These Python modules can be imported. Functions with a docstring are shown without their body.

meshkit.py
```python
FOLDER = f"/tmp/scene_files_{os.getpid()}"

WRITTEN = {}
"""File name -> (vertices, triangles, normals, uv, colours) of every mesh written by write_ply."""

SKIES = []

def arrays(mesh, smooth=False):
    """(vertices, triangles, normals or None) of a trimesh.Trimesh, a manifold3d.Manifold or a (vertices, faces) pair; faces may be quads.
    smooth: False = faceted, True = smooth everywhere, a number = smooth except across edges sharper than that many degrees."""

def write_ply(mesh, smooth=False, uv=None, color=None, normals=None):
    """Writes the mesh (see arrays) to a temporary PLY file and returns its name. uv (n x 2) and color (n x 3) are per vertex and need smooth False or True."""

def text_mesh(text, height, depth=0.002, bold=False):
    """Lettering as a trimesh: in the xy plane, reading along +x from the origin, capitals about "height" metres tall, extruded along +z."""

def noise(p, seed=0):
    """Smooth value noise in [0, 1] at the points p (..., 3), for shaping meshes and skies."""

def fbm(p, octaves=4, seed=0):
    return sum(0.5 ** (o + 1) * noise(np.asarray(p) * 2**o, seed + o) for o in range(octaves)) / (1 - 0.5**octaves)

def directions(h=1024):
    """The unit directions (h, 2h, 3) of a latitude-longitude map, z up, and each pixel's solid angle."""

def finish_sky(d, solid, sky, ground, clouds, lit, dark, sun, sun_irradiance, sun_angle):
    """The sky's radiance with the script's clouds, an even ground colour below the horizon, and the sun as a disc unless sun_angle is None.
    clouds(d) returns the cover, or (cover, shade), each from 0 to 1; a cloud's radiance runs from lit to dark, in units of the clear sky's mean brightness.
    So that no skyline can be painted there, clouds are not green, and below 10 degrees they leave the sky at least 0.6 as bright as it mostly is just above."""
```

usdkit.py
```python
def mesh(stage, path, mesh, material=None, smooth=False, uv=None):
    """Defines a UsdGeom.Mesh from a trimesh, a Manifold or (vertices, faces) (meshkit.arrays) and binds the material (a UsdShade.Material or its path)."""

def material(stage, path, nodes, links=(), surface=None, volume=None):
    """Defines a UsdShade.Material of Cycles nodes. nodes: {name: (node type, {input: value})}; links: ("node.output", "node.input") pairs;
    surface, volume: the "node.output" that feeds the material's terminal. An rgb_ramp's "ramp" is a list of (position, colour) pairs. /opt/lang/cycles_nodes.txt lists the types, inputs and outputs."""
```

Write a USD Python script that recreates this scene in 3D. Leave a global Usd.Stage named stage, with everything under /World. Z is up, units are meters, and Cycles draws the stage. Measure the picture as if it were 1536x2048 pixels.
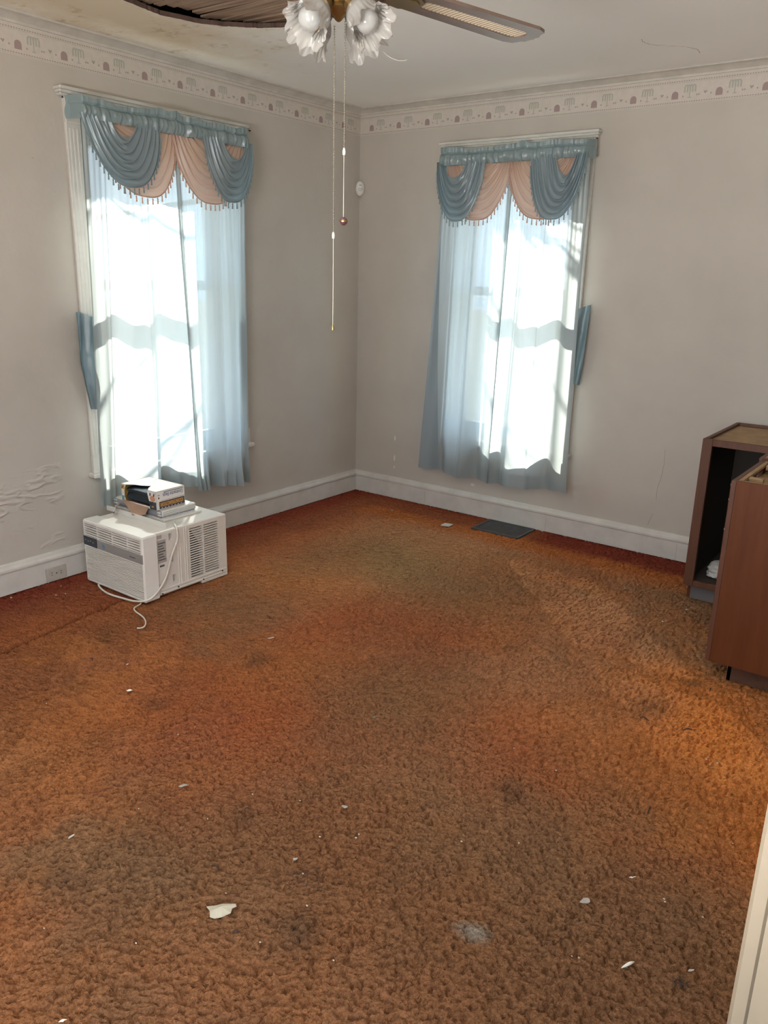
import math, numpy as np, trimesh, usdkit, meshkit, manifold3d as m3
from meshkit import fbm, noise, text_mesh
from shapely.geometry import Polygon, box as sbox, Point
from shapely import affinity
from pxr import Usd, UsdGeom, UsdLux, UsdShade, Gf, Sdf, Vt

stage = Usd.Stage.CreateInMemory()
UsdGeom.SetStageUpAxis(stage, 'Z'); UsdGeom.SetStageMetersPerUnit(stage, 1.0)
UsdGeom.Xform.Define(stage, '/World'); UsdGeom.Scope.Define(stage, '/World/Looks')
PI = math.pi
# ------------------------------------------------------------------ camera
F_PX, YAW, PITCH, ROLL, CX, CY, CZ = 1604.66, 0.638531, 0.287916, 0.0250645, 3.54027, -4.41047, 1.5
fw = np.array([-math.sin(YAW) * math.cos(PITCH), math.cos(YAW) * math.cos(PITCH), -math.sin(PITCH)])
rt = np.array([math.cos(YAW), math.sin(YAW), 0.0]); up = np.cross(rt, fw)
r2 = math.cos(ROLL) * rt + math.sin(ROLL) * up; u2 = -math.sin(ROLL) * rt + math.cos(ROLL) * up
cam = UsdGeom.Camera.Define(stage, '/World/Camera')
M = Gf.Matrix4d(*r2, 0, *u2, 0, *(-fw), 0, CX, CY, CZ, 1)
cam.AddTransformOp().Set(M)
cam.CreateHorizontalApertureAttr(36.0); cam.CreateVerticalApertureAttr(48.0); cam.CreateFocalLengthAttr(36.0 * F_PX / 1536)
cam.CreateClippingRangeAttr(Gf.Vec2f(0.05, 500))
cam.CreateExposureAttr(0.85)
# ------------------------------------------------------------------ light: sky, low sun from beyond the corner, added fill lights behind the camera and in the hall
SUN_EL, SUN_AZ = math.radians(33.0), math.radians(46.0)          # travel direction: +x cos, -y sin
dome = UsdLux.DomeLight.Define(stage, '/World/Sky')
dome.CreateColorAttr(Gf.Vec3f(0.60, 0.78, 1.0)); dome.CreateIntensityAttr(1.0)
sun = UsdLux.DistantLight.Define(stage, '/World/Sun')
sun.CreateAngleAttr(0.55); sun.CreateColorAttr(Gf.Vec3f(1.0, 0.93, 0.82)); sun.CreateIntensityAttr(3.8); sun.CreateNormalizeAttr(True)


def look(light, pos, d):
    d = np.asarray(d, float); d /= np.linalg.norm(d); z = -d
    x = np.cross([0, 0, 1.0] if abs(z[2]) < .99 else [0, 1.0, 0], z); x /= np.linalg.norm(x); y = np.cross(z, x)
    UsdGeom.Xformable(light).AddTransformOp().Set(Gf.Matrix4d(*x, 0, *y, 0, *z, 0, *pos, 1))


look(sun, (0, 0, 6), (math.cos(SUN_AZ) * math.cos(SUN_EL), -math.sin(SUN_AZ) * math.cos(SUN_EL), -math.sin(SUN_EL)))


def rect(name, pos, d, w, h, inten, col):
    l = UsdLux.RectLight.Define(stage, '/World/' + name)
    l.CreateWidthAttr(w); l.CreateHeightAttr(h); l.CreateIntensityAttr(inten); l.CreateColorAttr(Gf.Vec3f(*col)); look(l, pos, d)


rect('south_fill', (2.88, -5.3, 1.15), (.75, 1, 4.2), .9, 1.5, 31.0, (1.0, 0.975, 0.94))  # added area light behind the camera, aimed up to brighten the ceiling
rect('hall_fill', (5.25, -4.35, 1.45), (-1, 0.02, .5), 1.3, 1.9, 1.5, (1.0, 0.96, 0.90))  # added fill in the unseen hall, shining in through the doorway

# ------------------------------------------------------------------ helpers
used = {}


def free(parent, name):
    k = (str(parent), name); n = used.get(k, 0); used[k] = n + 1
    return f'{parent}/{name}' + (f'_{n:03d}' if n else '')


def cdata(p, **kw):
    for k, v in kw.items():
        if v: p.SetCustomDataByKey(k, v)


def box(x0, x1, y0, y1, z0, z1):
    m = trimesh.creation.box([abs(x1 - x0), abs(y1 - y0), abs(z1 - z0)]); m.apply_translation([(x0 + x1) / 2, (y0 + y1) / 2, (z0 + z1) / 2]); return m


def bev(x0, x1, y0, y1, z0, z1, c=0.003):
    """box with chamfered edges"""
    if x1 < x0: x0, x1 = x1, x0
    if y1 < y0: y0, y1 = y1, y0
    c = min(c, .45 * (x1 - x0), .45 * (y1 - y0), .45 * (z1 - z0))
    pts = []
    for a in (0, 1):
        for b in (0, 1):
            for d in (0, 1):
                X, Y, Z = (x0, x1)[a], (y0, y1)[b], (z0, z1)[d]
                sx, sy, sz = 1 - 2 * a, 1 - 2 * b, 1 - 2 * d
                pts += [(X + sx * c, Y + sy * c, Z), (X + sx * c, Y, Z + sz * c), (X, Y + sy * c, Z + sz * c)]
    return trimesh.convex.convex_hull(np.array(pts))


def cat(*ms):
    ms = [m for a in ms for m in (a if isinstance(a, (list, tuple)) else [a])]
    return trimesh.util.concatenate(ms)


def tube(pts, r, n=8, closed=False):
    P = np.asarray(pts, float); k = len(P); rr = np.full(k, r) if np.ndim(r) == 0 else np.asarray(r)
    T = np.gradient(P, axis=0); T /= np.linalg.norm(T, axis=1, keepdims=True) + 1e-12
    a = np.array([0, 0, 1.0]) if abs(T[0][2]) < .9 else np.array([1.0, 0, 0])
    V = []; N = np.cross(T[0], a); N /= np.linalg.norm(N)
    for i in range(k):
        N = N - T[i] * (N @ T[i]); N /= np.linalg.norm(N) + 1e-12; B = np.cross(T[i], N)
        for j in range(n):
            t = 2 * PI * j / n; V.append(P[i] + rr[i] * (math.cos(t) * N + math.sin(t) * B))
    F = []
    for i in range(k - 1):
        for j in range(n):
            a0, a1 = i * n + j, i * n + (j + 1) % n
            F += [(a0, a1, a1 + n), (a0, a1 + n, a0 + n)]
    V += [P[0], P[-1]]
    for j in range(n):
        F += [(len(V) - 2, (j + 1) % n, j), (len(V) - 1, (k - 1) * n + j, (k - 1) * n + (j + 1) % n)]
    return trimesh.Trimesh(V, F, process=False)


def spline(pts, n=60):
    from scipy.interpolate import CubicSpline
    P = np.asarray(pts, float); t = np.r_[0, np.cumsum(np.linalg.norm(np.diff(P, axis=0), axis=1))]
    return CubicSpline(t, P)(np.linspace(0, t[-1], n))


def lathe(prof, n=32):
    return trimesh.creation.revolve(np.asarray(prof, float), sections=n)


def grid(fn, nu, nv, thick=0.0):
    """surface fn(u,v)->(...,3) on [0,1]^2"""
    u, v = np.meshgrid(np.linspace(0, 1, nu), np.linspace(0, 1, nv), indexing='ij')
    P = fn(u, v).reshape(-1, 3)
    i, j = np.meshgrid(np.arange(nu - 1), np.arange(nv - 1), indexing='ij'); a = (i * nv + j).ravel()
    F = np.vstack([np.c_[a, a + nv, a + nv + 1], np.c_[a, a + nv + 1, a + 1]])
    return trimesh.Trimesh(P, F, process=False)


def extrude(poly, h):
    gs = getattr(poly, 'geoms', [poly])
    return cat([trimesh.creation.extrude_polygon(g, h, engine='earcut') for g in gs])


def put(m, origin, ex, ey):
    """mesh in local xy(z) -> world with axes ex, ey"""
    ex, ey = np.asarray(ex, float), np.asarray(ey, float); ez = np.cross(ex, ey)
    m = m.copy(); m.vertices = np.asarray(origin) + m.vertices @ np.array([ex, ey, ez]); return m


def prism(profile, axis, a0, a1):
    """profile: list of (offset from wall, z); runs along axis 'x' (on the y=0 wall, offset to -y) or 'y' (on the x=0 wall, offset to +x)"""
    m = extrude(Polygon(profile), a1 - a0)
    v = m.vertices.copy()
    if axis == 'x': m.vertices = np.c_[a0 + v[:, 2], -v[:, 0], v[:, 1]]; 
    else: m.vertices = np.c_[v[:, 0], a0 + v[:, 2], v[:, 1]]; 
    m.fix_normals() if hasattr(m, 'fix_normals') else None
    return m


class Obj:
    def __init__(s, name, label=None, cat=None, base=(0, 0, 0), group=None, kind=None, mesh=None, mat=None, smooth=False):
        s.base = np.asarray(base, float); s.path = free('/World', name)
        if mesh is None: s.prim = UsdGeom.Xform.Define(stage, s.path)
        else: s.prim = s._mesh(s.path, mesh, mat, smooth)
        s.prim.AddTranslateOp().Set(Gf.Vec3d(*map(float, s.base)))
        cdata(s.prim.GetPrim(), label=label, category=cat, group=group, kind=kind)

    def _mesh(s, path, mesh, mat, smooth, color=None):
        v, f, n = meshkit.arrays(mesh, smooth)
        m = usdkit.mesh(stage, path, trimesh.Trimesh(v - s.base, f, process=False), L(mat))
        if n is not None:
            m.CreateNormalsAttr(Vt.Vec3fArray.FromNumpy(n.astype(np.float32))); m.SetNormalsInterpolation('vertex')
        return m

    def part(s, name, mesh, mat, smooth=False, parent=None, label=None, kind=None):
        path = free(parent or s.path, name); m = s._mesh(path, mesh, mat, smooth)
        cdata(m.GetPrim(), label=label, kind=kind); return path


# ------------------------------------------------------------------ materials
mats = {}


def L(n): return mats[n] if isinstance(n, str) else n


def mat(name, col, rough=.6, var=.0, scale=6.0, stretch=(1, 1, 1), metal=0., bump=0., bscale=60., bdist=.002, spec=.5, detail=4., extra=None, col2=None, coat=0., sss=0.):
    nodes = {'p': ('principled_bsdf', {'base_color': col, 'roughness': rough, 'metallic': metal, 'specular_ior_level': spec, 'coat_weight': coat})}; links = []
    if var or col2:
        c2 = col2 or tuple(c * (1 - var) for c in col); c1 = col if col2 else tuple(min(1, c * (1 + var * .6)) for c in col)
        nodes |= {'tc': ('geometry', {}), 'mp': ('mapping', {'scale': stretch}), 'n': ('noise_texture', {'scale': scale, 'detail': detail, 'roughness': .6}),
                  'r': ('rgb_ramp', {'ramp': [(.3, c2), (.7, c1)]})}
        links += [('tc.position', 'mp.vector'), ('mp.vector', 'n.vector'), ('n.fac', 'r.fac'), ('r.color', 'p.base_color')]
    if bump:
        nodes |= {'tc2': ('geometry', {}), 'bn': ('noise_texture', {'scale': bscale, 'detail': 3.}), 'b': ('bump', {'strength': bump, 'distance': bdist})}
        links += [('tc2.position', 'bn.vector'), ('bn.fac', 'b.height'), ('b.normal', 'p.normal')]
    mats[name] = usdkit.material(stage, '/World/Looks/' + name, nodes, links, surface='p.BSDF')


def cloth(name, col, refl, trans, clear, rough=.45, sheen=.08, weave=True):
    """thin woven cloth: reflects, lets light through diffusely, and is a little see-through"""
    nodes = {'d': ('diffuse_bsdf', {'color': tuple(c * refl for c in col)}), 't': ('translucent_bsdf', {'color': tuple(min(1, c * trans) for c in col)}),
             'a': ('add_closure', {}), 'g': ('glossy_bsdf', {'color': (.9, .95, 1.0), 'roughness': rough}), 'm1': ('mix_closure', {'fac': sheen}),
             'tr': ('transparent_bsdf', {'color': (1, 1, 1)}), 'm2': ('mix_closure', {'fac': clear}),
             'ge': ('geometry', {}), 'n': ('noise_texture', {'scale': 55., 'detail': 3.}), 'b': ('bump', {'strength': .12, 'distance': .004})}
    links = [('ge.position', 'n.vector'), ('n.fac', 'b.height'), ('b.normal', 'd.normal'), ('b.normal', 'g.normal'), ('d.BSDF', 'a.closure1'), ('t.BSDF', 'a.closure2'),
             ('a.closure', 'm1.closure1'), ('g.BSDF', 'm1.closure2'), ('m1.closure', 'm2.closure1'), ('tr.BSDF', 'm2.closure2')]
    mats[name] = usdkit.material(stage, '/World/Looks/' + name, nodes, links, surface='m2.closure')


# painted plaster walls, with faint blotches and roller stipple
mat('wall_paint', (.545, .508, .458), .75, var=.07, scale=2.2, bump=.25, bscale=45., bdist=.003)
mat('wall_paint_peel', (.59, .55, .505), .75, var=.12, scale=14., bump=.6, bscale=60., bdist=.004)
mat('white_trim', (.66, .64, .60), .42, var=.10, scale=9., bump=.2, bscale=30., bdist=.002)
mat('door_trim', (.27, .22, .16), .5, var=.08, scale=6.)
mat('crown_paint', (.58, .55, .50), .55, var=.12, scale=12., bump=.3, bscale=60.)
mat('border_paper', (.62, .57, .52), .7, var=.06, scale=30.)
mat('border_mauve', (.36, .27, .26), .7)
mat('border_sage', (.43, .43, .38), .7)
mat('border_dot', (.38, .34, .31), .7)
mat('chrome_less_white', (.78, .78, .76), .4)
mat('old_wood', (.40, .28, .20), .8, col2=(.20, .13, .085), scale=7., stretch=(.5, 9, 9), bump=.4, bscale=120.)
mat('attic_dark', (.05, .045, .04), .9)
mat('plaster_edge', (.11, .07, .055), .9, var=.3, scale=25., bump=.5)
mat('whitewashed_wood', (.70, .68, .62), .7, var=.15, scale=14.)
mat('brown_cabinet', (.135, .040, .012), .5, col2=(.10, .028, .008), scale=5., stretch=(7, 7, .6), bump=.08, bscale=150., spec=.3)
mat('brown_stile', (.13, .05, .026), .5, col2=(.09, .034, .018), scale=6., stretch=(8, 8, .7))
mat('raw_board', (.46, .30, .16), .75, col2=(.30, .19, .10), scale=6., stretch=(2, 2, 2))
mat('cabinet_inside', (.06, .045, .035), .85)
mat('toe_kick', (.10, .045, .025), .7, var=.3, scale=20.)
mat('grey_toe', (.16, .15, .15), .7)
mat('ac_white', (.82, .81, .78), .38, var=.03, scale=8.)
mat('ac_side', (.76, .72, .67), .45, var=.05, scale=10.)
mat('ac_dark', (.012, .012, .014), .7)
mat('ac_fin', (.45, .43, .40), .4)
mat('ac_grey_band', (.30, .295, .29), .35)
mat('ac_panel', (.022, .035, .055), .25)
mat('label_grey', (.42, .40, .38), .6)
mat('label_white', (.72, .70, .68), .6)
mat('print_dark', (.10, .10, .11), .6)
mat('sticker_blue', (.12, .25, .42), .5)
mat('plastic_white', (.74, .73, .70), .4)
mat('panel_grey', (.36, .36, .40), .5)
mat('cord_white', (.76, .73, .68), .45)
mat('box_white', (.80, .78, .76), .5)
mat('box_yellow', (.60, .38, .08), .5)
mat('box_orange', (.62, .33, .06), .5)
mat('box_navy', (.05, .055, .075), .5)
mat('box_blue_text', (.16, .22, .36), .5)
mat('box_skin', (.62, .30, .18), .5)
mat('box_teal', (.25, .42, .45), .5)
mat('box_brown', (.22, .12, .07), .5)
mat('cardboard', (.42, .27, .19), .8, var=.1, scale=12.)
mat('black_plastic', (.012, .022, .036), .32, bump=.3, bscale=40., bdist=.006)
mat('vent_metal', (.10, .10, .105), .45, metal=.3, var=.2, scale=20.)
mat('outlet_beige', (.50, .47, .42), .5, var=.1, scale=30.)
mat('slot_dark', (.03, .03, .03), .6)
mat('sensor_white', (.78, .77, .74), .35)
mat('sensor_lens', (.62, .62, .60), .25)
mat('nail_iron', (.10, .07, .06), .6)
mat('scuff_grey', (.47, .43, .38), .8)
mat('patch_white', (.72, .69, .64), .8)
mat('fan_brass', (.30, .21, .09), .32, metal=.9)
mat('fan_wood', (.17, .115, .09), .4, col2=(.13, .085, .065), scale=6., stretch=(3, 3, 1))
mat('fan_cane', (.55, .46, .35), .6)
mat('fan_motor', (.20, .13, .06), .3, metal=.7)
mat('chain_metal', (.30, .27, .22), .35, metal=.8)
mat('pull_cord', (.55, .50, .42), .7)
mat('pull_ball', (.10, .04, .05), .15, coat=.6)
mat('paper', (.48, .44, .34), .7, var=.08, scale=60.)
mat('paper_white', (.80, .77, .70), .7)
mat('crumb_white', (.58, .53, .46), .8)
mat('flake_grey', (.42, .38, .34), .8)
mat('flake_pink', (.72, .55, .45), .8)
mat('twig', (.05, .03, .025), .8)
mat('lint_grey', (.22, .21, .18), .9)
mat('fuzz_dark', (.06, .04, .03), .95)
mat('bag_white', (.74, .72, .68), .4, bump=.4, bscale=50.)
mat('lawn', (.30, .27, .19), .95, var=.3, scale=2.)
mat('bark', (.12, .09, .07), .9)
mat('roofing', (.1, .1, .1), .9)
cloth('sheer_teal', (.73, .81, .83),   .31, .36, .062, sheen=.05)
cloth('hem_teal', (.58, .67, .70), .42, .40, .05, sheen=.05)
cloth('turned_teal', (.40, .50, .55), .55, .10, .0, sheen=.08)
cloth('swag_teal', (.25, .335, .38), .75, .45, .04, rough=.35, sheen=.10)
cloth('header_teal', (.28, .37, .395), .78, .30, .0, rough=.35, sheen=.10)
cloth('swag_peach', (.70, .48, .38), .62, .45, .05, rough=.4, sheen=.06)
cloth('tieback_teal', (.20, .28, .32), .75, .25, .0, rough=.35, sheen=.08)
# window glass: lets light straight through, mirrors at grazing angles
mats['glass'] = usdkit.material(stage, '/World/Looks/glass', {'t': ('transparent_bsdf', {'color': (.96, .98, .97)}), 'g': ('glossy_bsdf', {'color': (1, 1, 1), 'roughness': .03}), 'm': ('mix_closure', {'fac': .06})},
                                [('t.BSDF', 'm.closure1'), ('g.BSDF', 'm.closure2')], surface='m.closure')
# frosted ruffled glass shades
mats['shade_glass'] = usdkit.material(stage, '/World/Looks/shade_glass', {'d': ('diffuse_bsdf', {'color': (.27, .265, .255)}), 't': ('translucent_bsdf', {'color': (.34, .335, .325)}), 'a': ('add_closure', {}),
                                      'tr': ('transparent_bsdf', {'color': (.95, .92, .9)}), 'm0': ('mix_closure', {'fac': .42}), 'f': ('fresnel', {'IOR': 1.22}), 'g': ('glossy_bsdf', {'color': (1, 1, 1), 'roughness': .22}), 'm': ('mix_closure', {})},
                                      [('d.BSDF', 'a.closure1'), ('t.BSDF', 'a.closure2'), ('a.closure', 'm0.closure1'), ('tr.BSDF', 'm0.closure2'), ('f.fac', 'm.fac'), ('m0.closure', 'm.closure1'), ('g.BSDF', 'm.closure2')], surface='m.closure')
mats['bulb_glass'] = usdkit.material(stage, '/World/Looks/bulb_glass', {'p': ('principled_bsdf', {'base_color': (.34, .34, .33), 'roughness': .15, 'coat_weight': .5})}, [], surface='p.BSDF')
# ceiling: white paint, water stains spreading from the hole
mats['ceiling_paint'] = usdkit.material(stage, '/World/Looks/ceiling_paint', {
    'g': ('geometry', {}), 's': ('vector_math', {'math_type': 'subtract', 'vector2': (.35, -2.15, 2.5)}), 'sc': ('vector_math', {'math_type': 'multiply', 'vector2': (1.15, .62, 1)}), 'l': ('vector_math', {'math_type': 'length'}),
    'n': ('noise_texture', {'scale': 3.2, 'detail': 6., 'roughness': .65}), 'n2': ('noise_texture', {'scale': 11., 'detail': 7., 'roughness': .7}),
    'd': ('math', {'math_type': 'multiply_add', 'value2': -.9, 'value3': .45}), 'ad': ('math', {'math_type': 'add'}),
    'r': ('rgb_ramp', {'ramp': [(.20, (.70, .60, .46)), (.40, (.80, .74, .63)), (.58, (.86, .84, .78)), (.75, (.88, .87, .84))]}),
    'sp': ('rgb_ramp', {'ramp': [(.34, (.78, .70, .60)), (.44, (1, 1, 1))]}), 'spm': ('mix_color', {'blend_type': 'mix', 'b': (1, 1, 1)}), 'mk': ('rgb_ramp', {'ramp': [(.5, (0, 0, 0)), (.85, (1, 1, 1))]}), 'mu': ('mix_color', {'blend_type': 'multiply', 'fac': 1.}),
    'b': ('bump', {'strength': .25, 'distance': .004}), 'p': ('principled_bsdf', {'roughness': .6})},
    [('g.position', 's.vector1'), ('s.vector', 'sc.vector1'), ('sc.vector', 'l.vector1'), ('g.position', 'n.vector'), ('g.position', 'n2.vector'), ('n.fac', 'd.value1'), ('l.value', 'ad.value1'), ('d.value', 'ad.value2'),
     ('ad.value', 'r.fac'), ('n2.fac', 'sp.fac'), ('ad.value', 'mk.fac'), ('mk.color', 'spm.fac'), ('sp.color', 'spm.a'), ('r.color', 'mu.a'), ('spm.result', 'mu.b'), ('mu.result', 'p.base_color'), ('n2.fac', 'b.height'), ('b.normal', 'p.normal')], surface='p.BSDF')
# carpet pile: dye, wear and painted-in daylight come from the mesh primvar, fibre grain from noise
mats['carpet'] = usdkit.material(stage, '/World/Looks/carpet', {
    'at': ('attribute', {'attribute': 'pile_colour'}), 'g': ('geometry', {}), 'n': ('noise_texture', {'scale': 150., 'detail': 5., 'roughness': .7}), 'n2': ('noise_texture', {'scale': 420., 'detail': 3.}),
    'r': ('rgb_ramp', {'ramp': [(.28, (.42, .40, .40)), (.52, (1, 1, 1)), (.75, (1.35, 1.32, 1.3))]}), 'm': ('mix_color', {'blend_type': 'multiply', 'fac': 1., 'use_clamp': False}),
    'ad': ('math', {'math_type': 'add'}), 'b': ('bump', {'strength': .9, 'distance': .006}), 'p': ('principled_bsdf', {'roughness': 1., 'specular_ior_level': .0})},
    [('g.position', 'n.vector'), ('g.position', 'n2.vector'), ('n.fac', 'r.fac'), ('at.color', 'm.a'), ('r.color', 'm.b'), ('m.result', 'p.base_color'), ('n.fac', 'ad.value1'), ('n2.fac', 'ad.value2'), ('ad.value', 'b.height'), ('b.normal', 'p.normal')], surface='p.BSDF')

# ------------------------------------------------------------------ structure: floor (deck + carpet), walls, ceiling
XE, YS, ZC, TH = 3.46, -5.2, 2.505, 0.20
WL = (-2.035, -1.15, 0.50, 2.12)      # left-wall window opening: y0, y1, z0, z1
WR = (0.77, 1.53, 0.50, 2.12)         # right-wall window opening: x0, x1, z0, z1
rng = np.random.default_rng(7)


def wall_with_hole(a0, a1, z0, z1, hole, axis, t0, t1):
    P = sbox(a0, z0, a1, z1)
    for h in hole: P = P.difference(sbox(h[0], h[2], h[1], h[3]))
    m = extrude(P, abs(t1 - t0)); v = m.vertices.copy(); lo = min(t0, t1)
    m.vertices = np.c_[v[:, 0], lo + v[:, 2], v[:, 1]] if axis == 'x' else np.c_[lo + v[:, 2], v[:, 0], v[:, 1]]
    m.fix_normals(); return m


wl = Obj('wall_left', 'pale grey plaster wall on the left with a curtained window and peeling lower paint', 'wall', kind='structure', mesh=wall_with_hole(YS - .2, .2, -.3, 3.0, [WL], 'y', -TH, 0), mat='wall_paint')
wr = Obj('wall_right', 'beige plaster wall facing the camera with a curtained window and a floor vent below', 'wall', kind='structure', mesh=wall_with_hole(0, XE + .14, -.3, 3.0, [WR], 'x', 0, TH), mat='wall_paint')
Obj('wall_back', 'plaster wall behind the camera with an opening added for the fill light', 'wall', kind='structure', mesh=wall_with_hole(0, XE + .14, -.3, 3.0, [(2.4, 3.36, .45, 2.15)], 'x', YS - .2, YS), mat='wall_paint')
Obj('wall_east', 'plaster wall with an open doorway beside the camera', 'wall', kind='structure', mesh=wall_with_hole(YS, 0, -.3, 3.0, [(-4.95, -3.60, 0, 2.1)], 'y', XE, XE + .14), mat='wall_paint')
Obj('wall_hall', 'walls of the small hall beyond the doorway', 'wall', kind='structure', mesh=cat(box(XE + .14, 5.5, -5.4, -5.2, -.3, 2.6), box(XE + .14, 5.5, -3.3, -3.1, -.3, 2.6), box(XE + .14, 5.7, -5.4, -3.1, 2.5, 2.6), wall_with_hole(-5.4, -3.1, -.3, 2.6, [(-5.0, -3.7, .5, 2.4)], 'y', 5.4, 5.5)), mat='wall_paint')
Obj('roof', 'roof slab over the attic', 'roof', kind='structure', mesh=box(-.4, XE + .4, YS - .4, .4, 2.99, 3.1), mat='roofing')

# peeling paint low on the left wall: curled ridges and blisters standing off the plaster
def peel(u, v):
    y = -2.70 + u * .42; z = .15 + v * .46
    e = np.clip(np.minimum.reduce([u, 1 - u, v, 1 - v]) * 6, 0, 1)
    q = np.stack([y * 9, z * 28, 0 * y + 3], -1)
    r = 1 - np.abs(2 * fbm(q, 3, 5) - 1); blot = np.clip((fbm(np.stack([y * 6, z * 6, 0 * y], -1), 3, 9) - .42) * 6, 0, 1)
    return np.stack([-.0012 + .0085 * e * blot * np.clip((r - .55) / .45, 0, 1) ** 1.2, y, z], -1)
wl.part('peeling_paint', grid(peel, 130, 150), 'wall_paint', smooth=50)
ck = []
for pts in ([(2.185, .61), (2.188, .52), (2.18, .44), (2.172, .38), (2.17, .32)], [(2.165, .24), (2.15, .20), (2.139, .166)]):
    p = spline([(a, -.0005, b) for a, b in pts], 26); p[:, 0] += rng.normal(0, .0022, len(p)); ck.append(tube(p, .0016, 5))
wr.part('plaster_crack', cat(ck), 'scuff_grey')
for (x, z, w, h) in ((.345, .42, .016, .035), (.345, .28, .014, .045), (.345, .215, .012, .02), (.98, .20, .03, .02)):
    wr.part('filler_patch', extrude(affinity.scale(Point(0, 0).buffer(1, 8), w / 2, h / 2), .0008).apply_transform(np.array([[1, 0, 0, x], [0, 0, -1, 0], [0, 1, 0, z], [0, 0, 0, 1.]])), 'patch_white')
wl.part('nail', cat(trimesh.creation.cylinder(.0035, .012, sections=8).apply_transform(trimesh.transformations.rotation_matrix(PI / 2, [0, 1, 0])).apply_translation([.005, -.985, 2.245])), 'nail_iron')
for y, z in ((-2.72, 1.28), (-2.3, 1.95), (-.83, 1.55)):
    wl.part('scuff', box(-.001, .0012, y, y + .012, z, z + .006), 'scuff_grey')

# carpet as relief of tufts
def axis_pts(a, b, s): return np.linspace(a, b, max(2, int(round((b - a) / s)) + 1))
xs = np.r_[axis_pts(0, 1.3, .0085)[:-1], axis_pts(1.3, XE + .14, .0031)]
ys = np.r_[axis_pts(-4.9, -4.3, .04)[:-1], axis_pts(-4.3, -2.3, .0031)[:-1], axis_pts(-2.3, 0, .0085)]
X, Y = np.meshgrid(xs, ys, indexing='ij')
P0 = np.stack([X, Y, 0 * X], -1)
wp = P0 + .010 * (np.stack([fbm(P0 * 40, 2, 1), fbm(P0 * 40, 2, 2), 0 * X], -1) - .5)
tuft = noise(wp / .0084, 3); tuft2 = noise(wp / .0062, 8); lump = fbm(P0 / .07, 3, 5)
pit = np.clip((.48 - tuft) / .18, 0, 1)
Z = .006 * tuft2 + .005 * noise(wp / .0050, 12) - .015 * pit ** .9 + .008 * (lump - .5)
Z = Z - .009
# worn tracks lie flatter; seams cut in
def seg_d(p, a, b):
    a, b = np.array(a), np.array(b); d = b - a; t = np.clip(((p - a) @ d) / (d @ d), 0, 1); return np.linalg.norm(p - (a + t[..., None] * d), axis=-1)
XY = P0[..., :2]
wob = (.014 * (fbm(P0 * 5, 2, 21) - .5))[..., None]
seamA = seg_d(XY + wob, (.455, -2.30), (.575, -3.2)); seamB = seg_d(XY + wob, (1.50, 0), (1.53, -.25)); seamC = seg_d(XY + wob, (.29, -2.35), (.31, -3.4)); seamD = seg_d(XY + wob, (.30, -2.40), (.46, -2.36))
Z -= .018 * np.exp(-(seamA / .012) ** 2) + .008 * np.exp(-(seamB / .010) ** 2) + .005 * np.exp(-(seamC / .009) ** 2) + .004 * np.exp(-(seamD / .008) ** 2)
# carpet cut out round the register
reg = np.clip(np.minimum(np.minimum(X - 1.13, 1.465 - X), np.minimum(Y + .262, .0 - Y + .05)) / .008, 0, 1)
Z = Z * (1 - reg) - .012 * reg

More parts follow.
